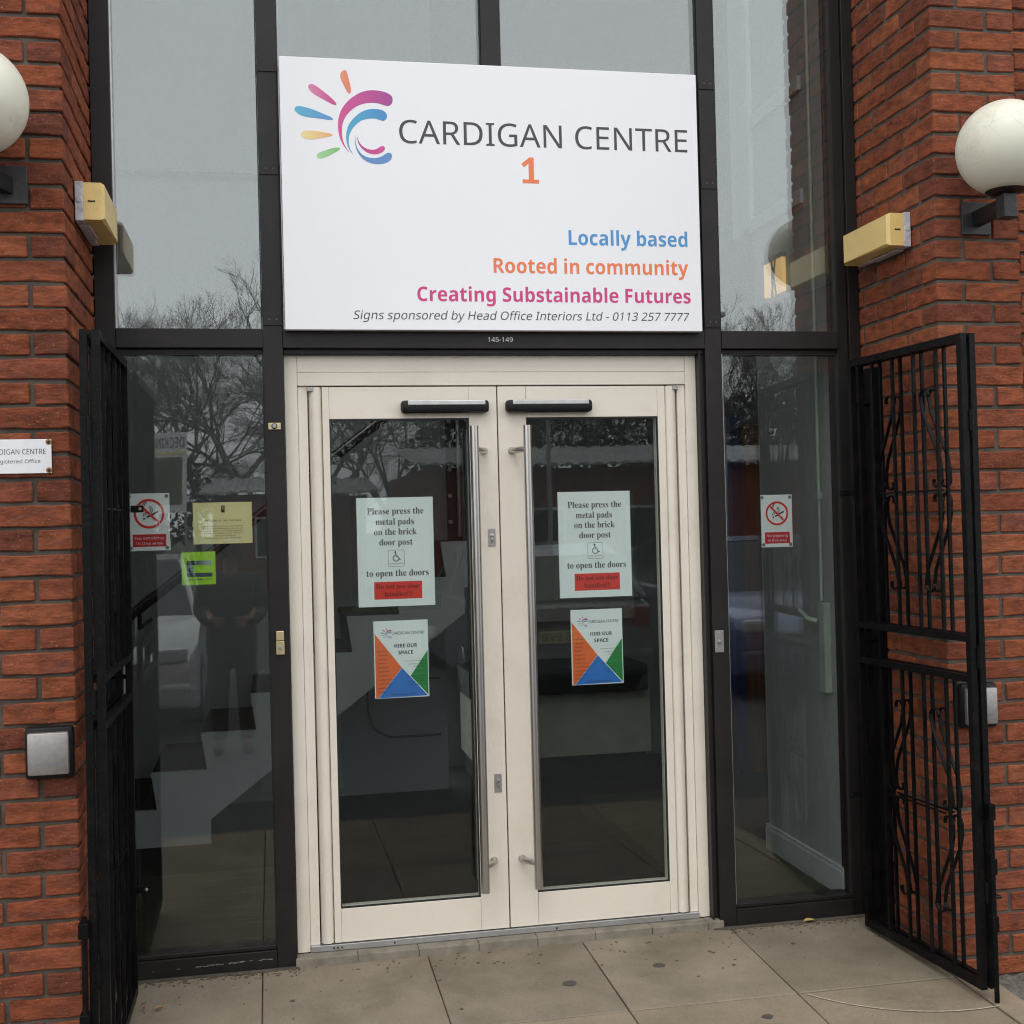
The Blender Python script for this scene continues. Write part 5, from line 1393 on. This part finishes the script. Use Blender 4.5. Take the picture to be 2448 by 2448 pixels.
# the person standing beside the photographer's spot, reflected between the left window and the mullion
def skin_fig(name, joints, edges, radii, material, parent, subs=2):
    me = bpy.data.meshes.new(name); off = WL[parent.name]
    me.from_pydata([tuple(Vector(j) - off) for j in joints], edges, [])
    me.materials.append(material)
    o = bpy.data.objects.new(name, me); COL.objects.link(o); o.parent = parent
    md = o.modifiers.new('Skin', 'SKIN'); sv = me.skin_vertices[0].data
    for i, r in enumerate(radii):
        sv[i].radius = r if isinstance(r, tuple) else (r, r); sv[i].use_root = (i == 0)
    md.use_smooth_shade = True
    s = o.modifiers.new('Subdivision', 'SUBSURF'); s.levels = subs; s.render_levels = subs
    return o
MT['skin'] = mat('skin', (.34, .20, .15), .5)
MT['coat'] = mat('dark_coat', (.075, .08, .078), .85)
MT['trouser'] = mat('dark_trousers', (.085, .085, .085), .9)
MT['hair'] = mat('brown_hair', (.05, .03, .02), .6)
px, py, pb = -.84, -5.02, -.10
t = thing('person', 'person in a long dark coat standing with hands together in front', 'person', (px, py, pb))
def B(x, y, z): return (px + x, py + y, pb + z)
J_ = [B(0, 0, .86), B(0, -.01, 1.02), B(0, 0, 1.22), B(0, .01, 1.34), B(0, .02, 1.42), B(0, .03, 1.53),
      B(-.15, 0, 1.32), B(-.20, .02, 1.10), B(-.12, .19, 1.02), B(.15, 0, 1.32), B(.20, .02, 1.10), B(.12, .19, 1.02),
      B(-.09, 0, .82), B(-.10, .02, .45), B(-.10, 0, .08), B(-.11, .14, .04), B(.09, 0, .82), B(.10, .02, .45), B(.10, 0, .08), B(.11, .14, .04)]
Ed = [(0, 1), (1, 2), (2, 3), (3, 4), (4, 5), (2, 6), (6, 7), (7, 8), (2, 9), (9, 10), (10, 11), (0, 12), (12, 13), (13, 14), (14, 15), (0, 16), (16, 17), (17, 18), (18, 19)]
Rr = [(.15, .10), (.13, .09), (.15, .10), (.07, .07), (.05, .055), (.085, .10), .055, .042, .028, .055, .042, .028, .085, .06, .042, .035, .085, .06, .042, .035]
skin_fig('body', J_, Ed, Rr, MT['skin'], t)
cj = [B(0, 0, .62), B(0, 0, .90), B(0, 0, 1.12), B(0, 0, 1.30), B(-.17, 0, 1.31), B(-.225, .02, 1.09), B(-.15, .155, 1.01), B(.17, 0, 1.31), B(.225, .02, 1.09), B(.15, .155, 1.01), B(0, .01, 1.40)]
skin_fig('coat', cj, [(3, 10), (0, 1), (1, 2), (2, 3), (3, 4), (4, 5), (5, 6), (3, 7), (7, 8), (8, 9)], [(.22, .15), (.20, .14), (.18, .13), (.16, .12), .075, .062, .048, .075, .062, .048, .085], MT['coat'], t)
skin_fig('trousers', [B(0, 0, .80), B(-.10, .01, .70), B(-.105, .02, .42), B(-.105, 0, .10), B(.10, .01, .70), B(.105, .02, .42), B(.105, 0, .10)], [(0, 1), (1, 2), (2, 3), (0, 4), (4, 5), (5, 6)], [(.14, .11), .10, .078, .062, .10, .078, .062], MT['trouser'], t)
for sx in (-1, 1):
    skin_fig('shoe', [B(sx * .105, -.04, .045), B(sx * .108, .06, .05), B(sx * .112, .17, .035)], [(0, 1), (1, 2)], [.048, .052, .038], MT['gasket'], t)
    for k in range(5):     # fingers of the folded hands
        a = k * .017 - .03
        skin_fig('finger', [B(sx * .105, .215, 1.015 + a * .9), B(sx * .07, .245, 1.01 + a), B(sx * .035, .250 + .008 * sx, 1.0 + a * 1.05)], [(0, 1), (1, 2)], [.013, .0095, .0075], MT['skin'], t, 1)
hd = MB().lathe(B(0, -.012, 1.50), [(.075, -.05), (.098, 0), (.100, .06), (.075, .12), (.02, .145)], 18); hd.build('hair', MT['hair'], t, smooth=True)
ns_ = MB().obox(B(0, .125, 1.525), (1, 0, 0), (0, 1, 0), (0, 0, 1), .010, .018, .020); ns_.build('nose', MT['skin'], t)
for sx in (-1, 1): MB().lathe(B(sx * .032, .118, 1.553), [(.003, .012), (.011, .006), (.013, -.004)], 10, 'Y').build('eye', MT['gasket'], t)
MB().box(px - .024, px + .024, py + .122, py + .130, pb + 1.478, pb + 1.486, .002).build('mouth', MT['ink_pink'], t)

for o in list(bpy.data.meshes):
    if o.users == 0: bpy.data.meshes.remove(o)
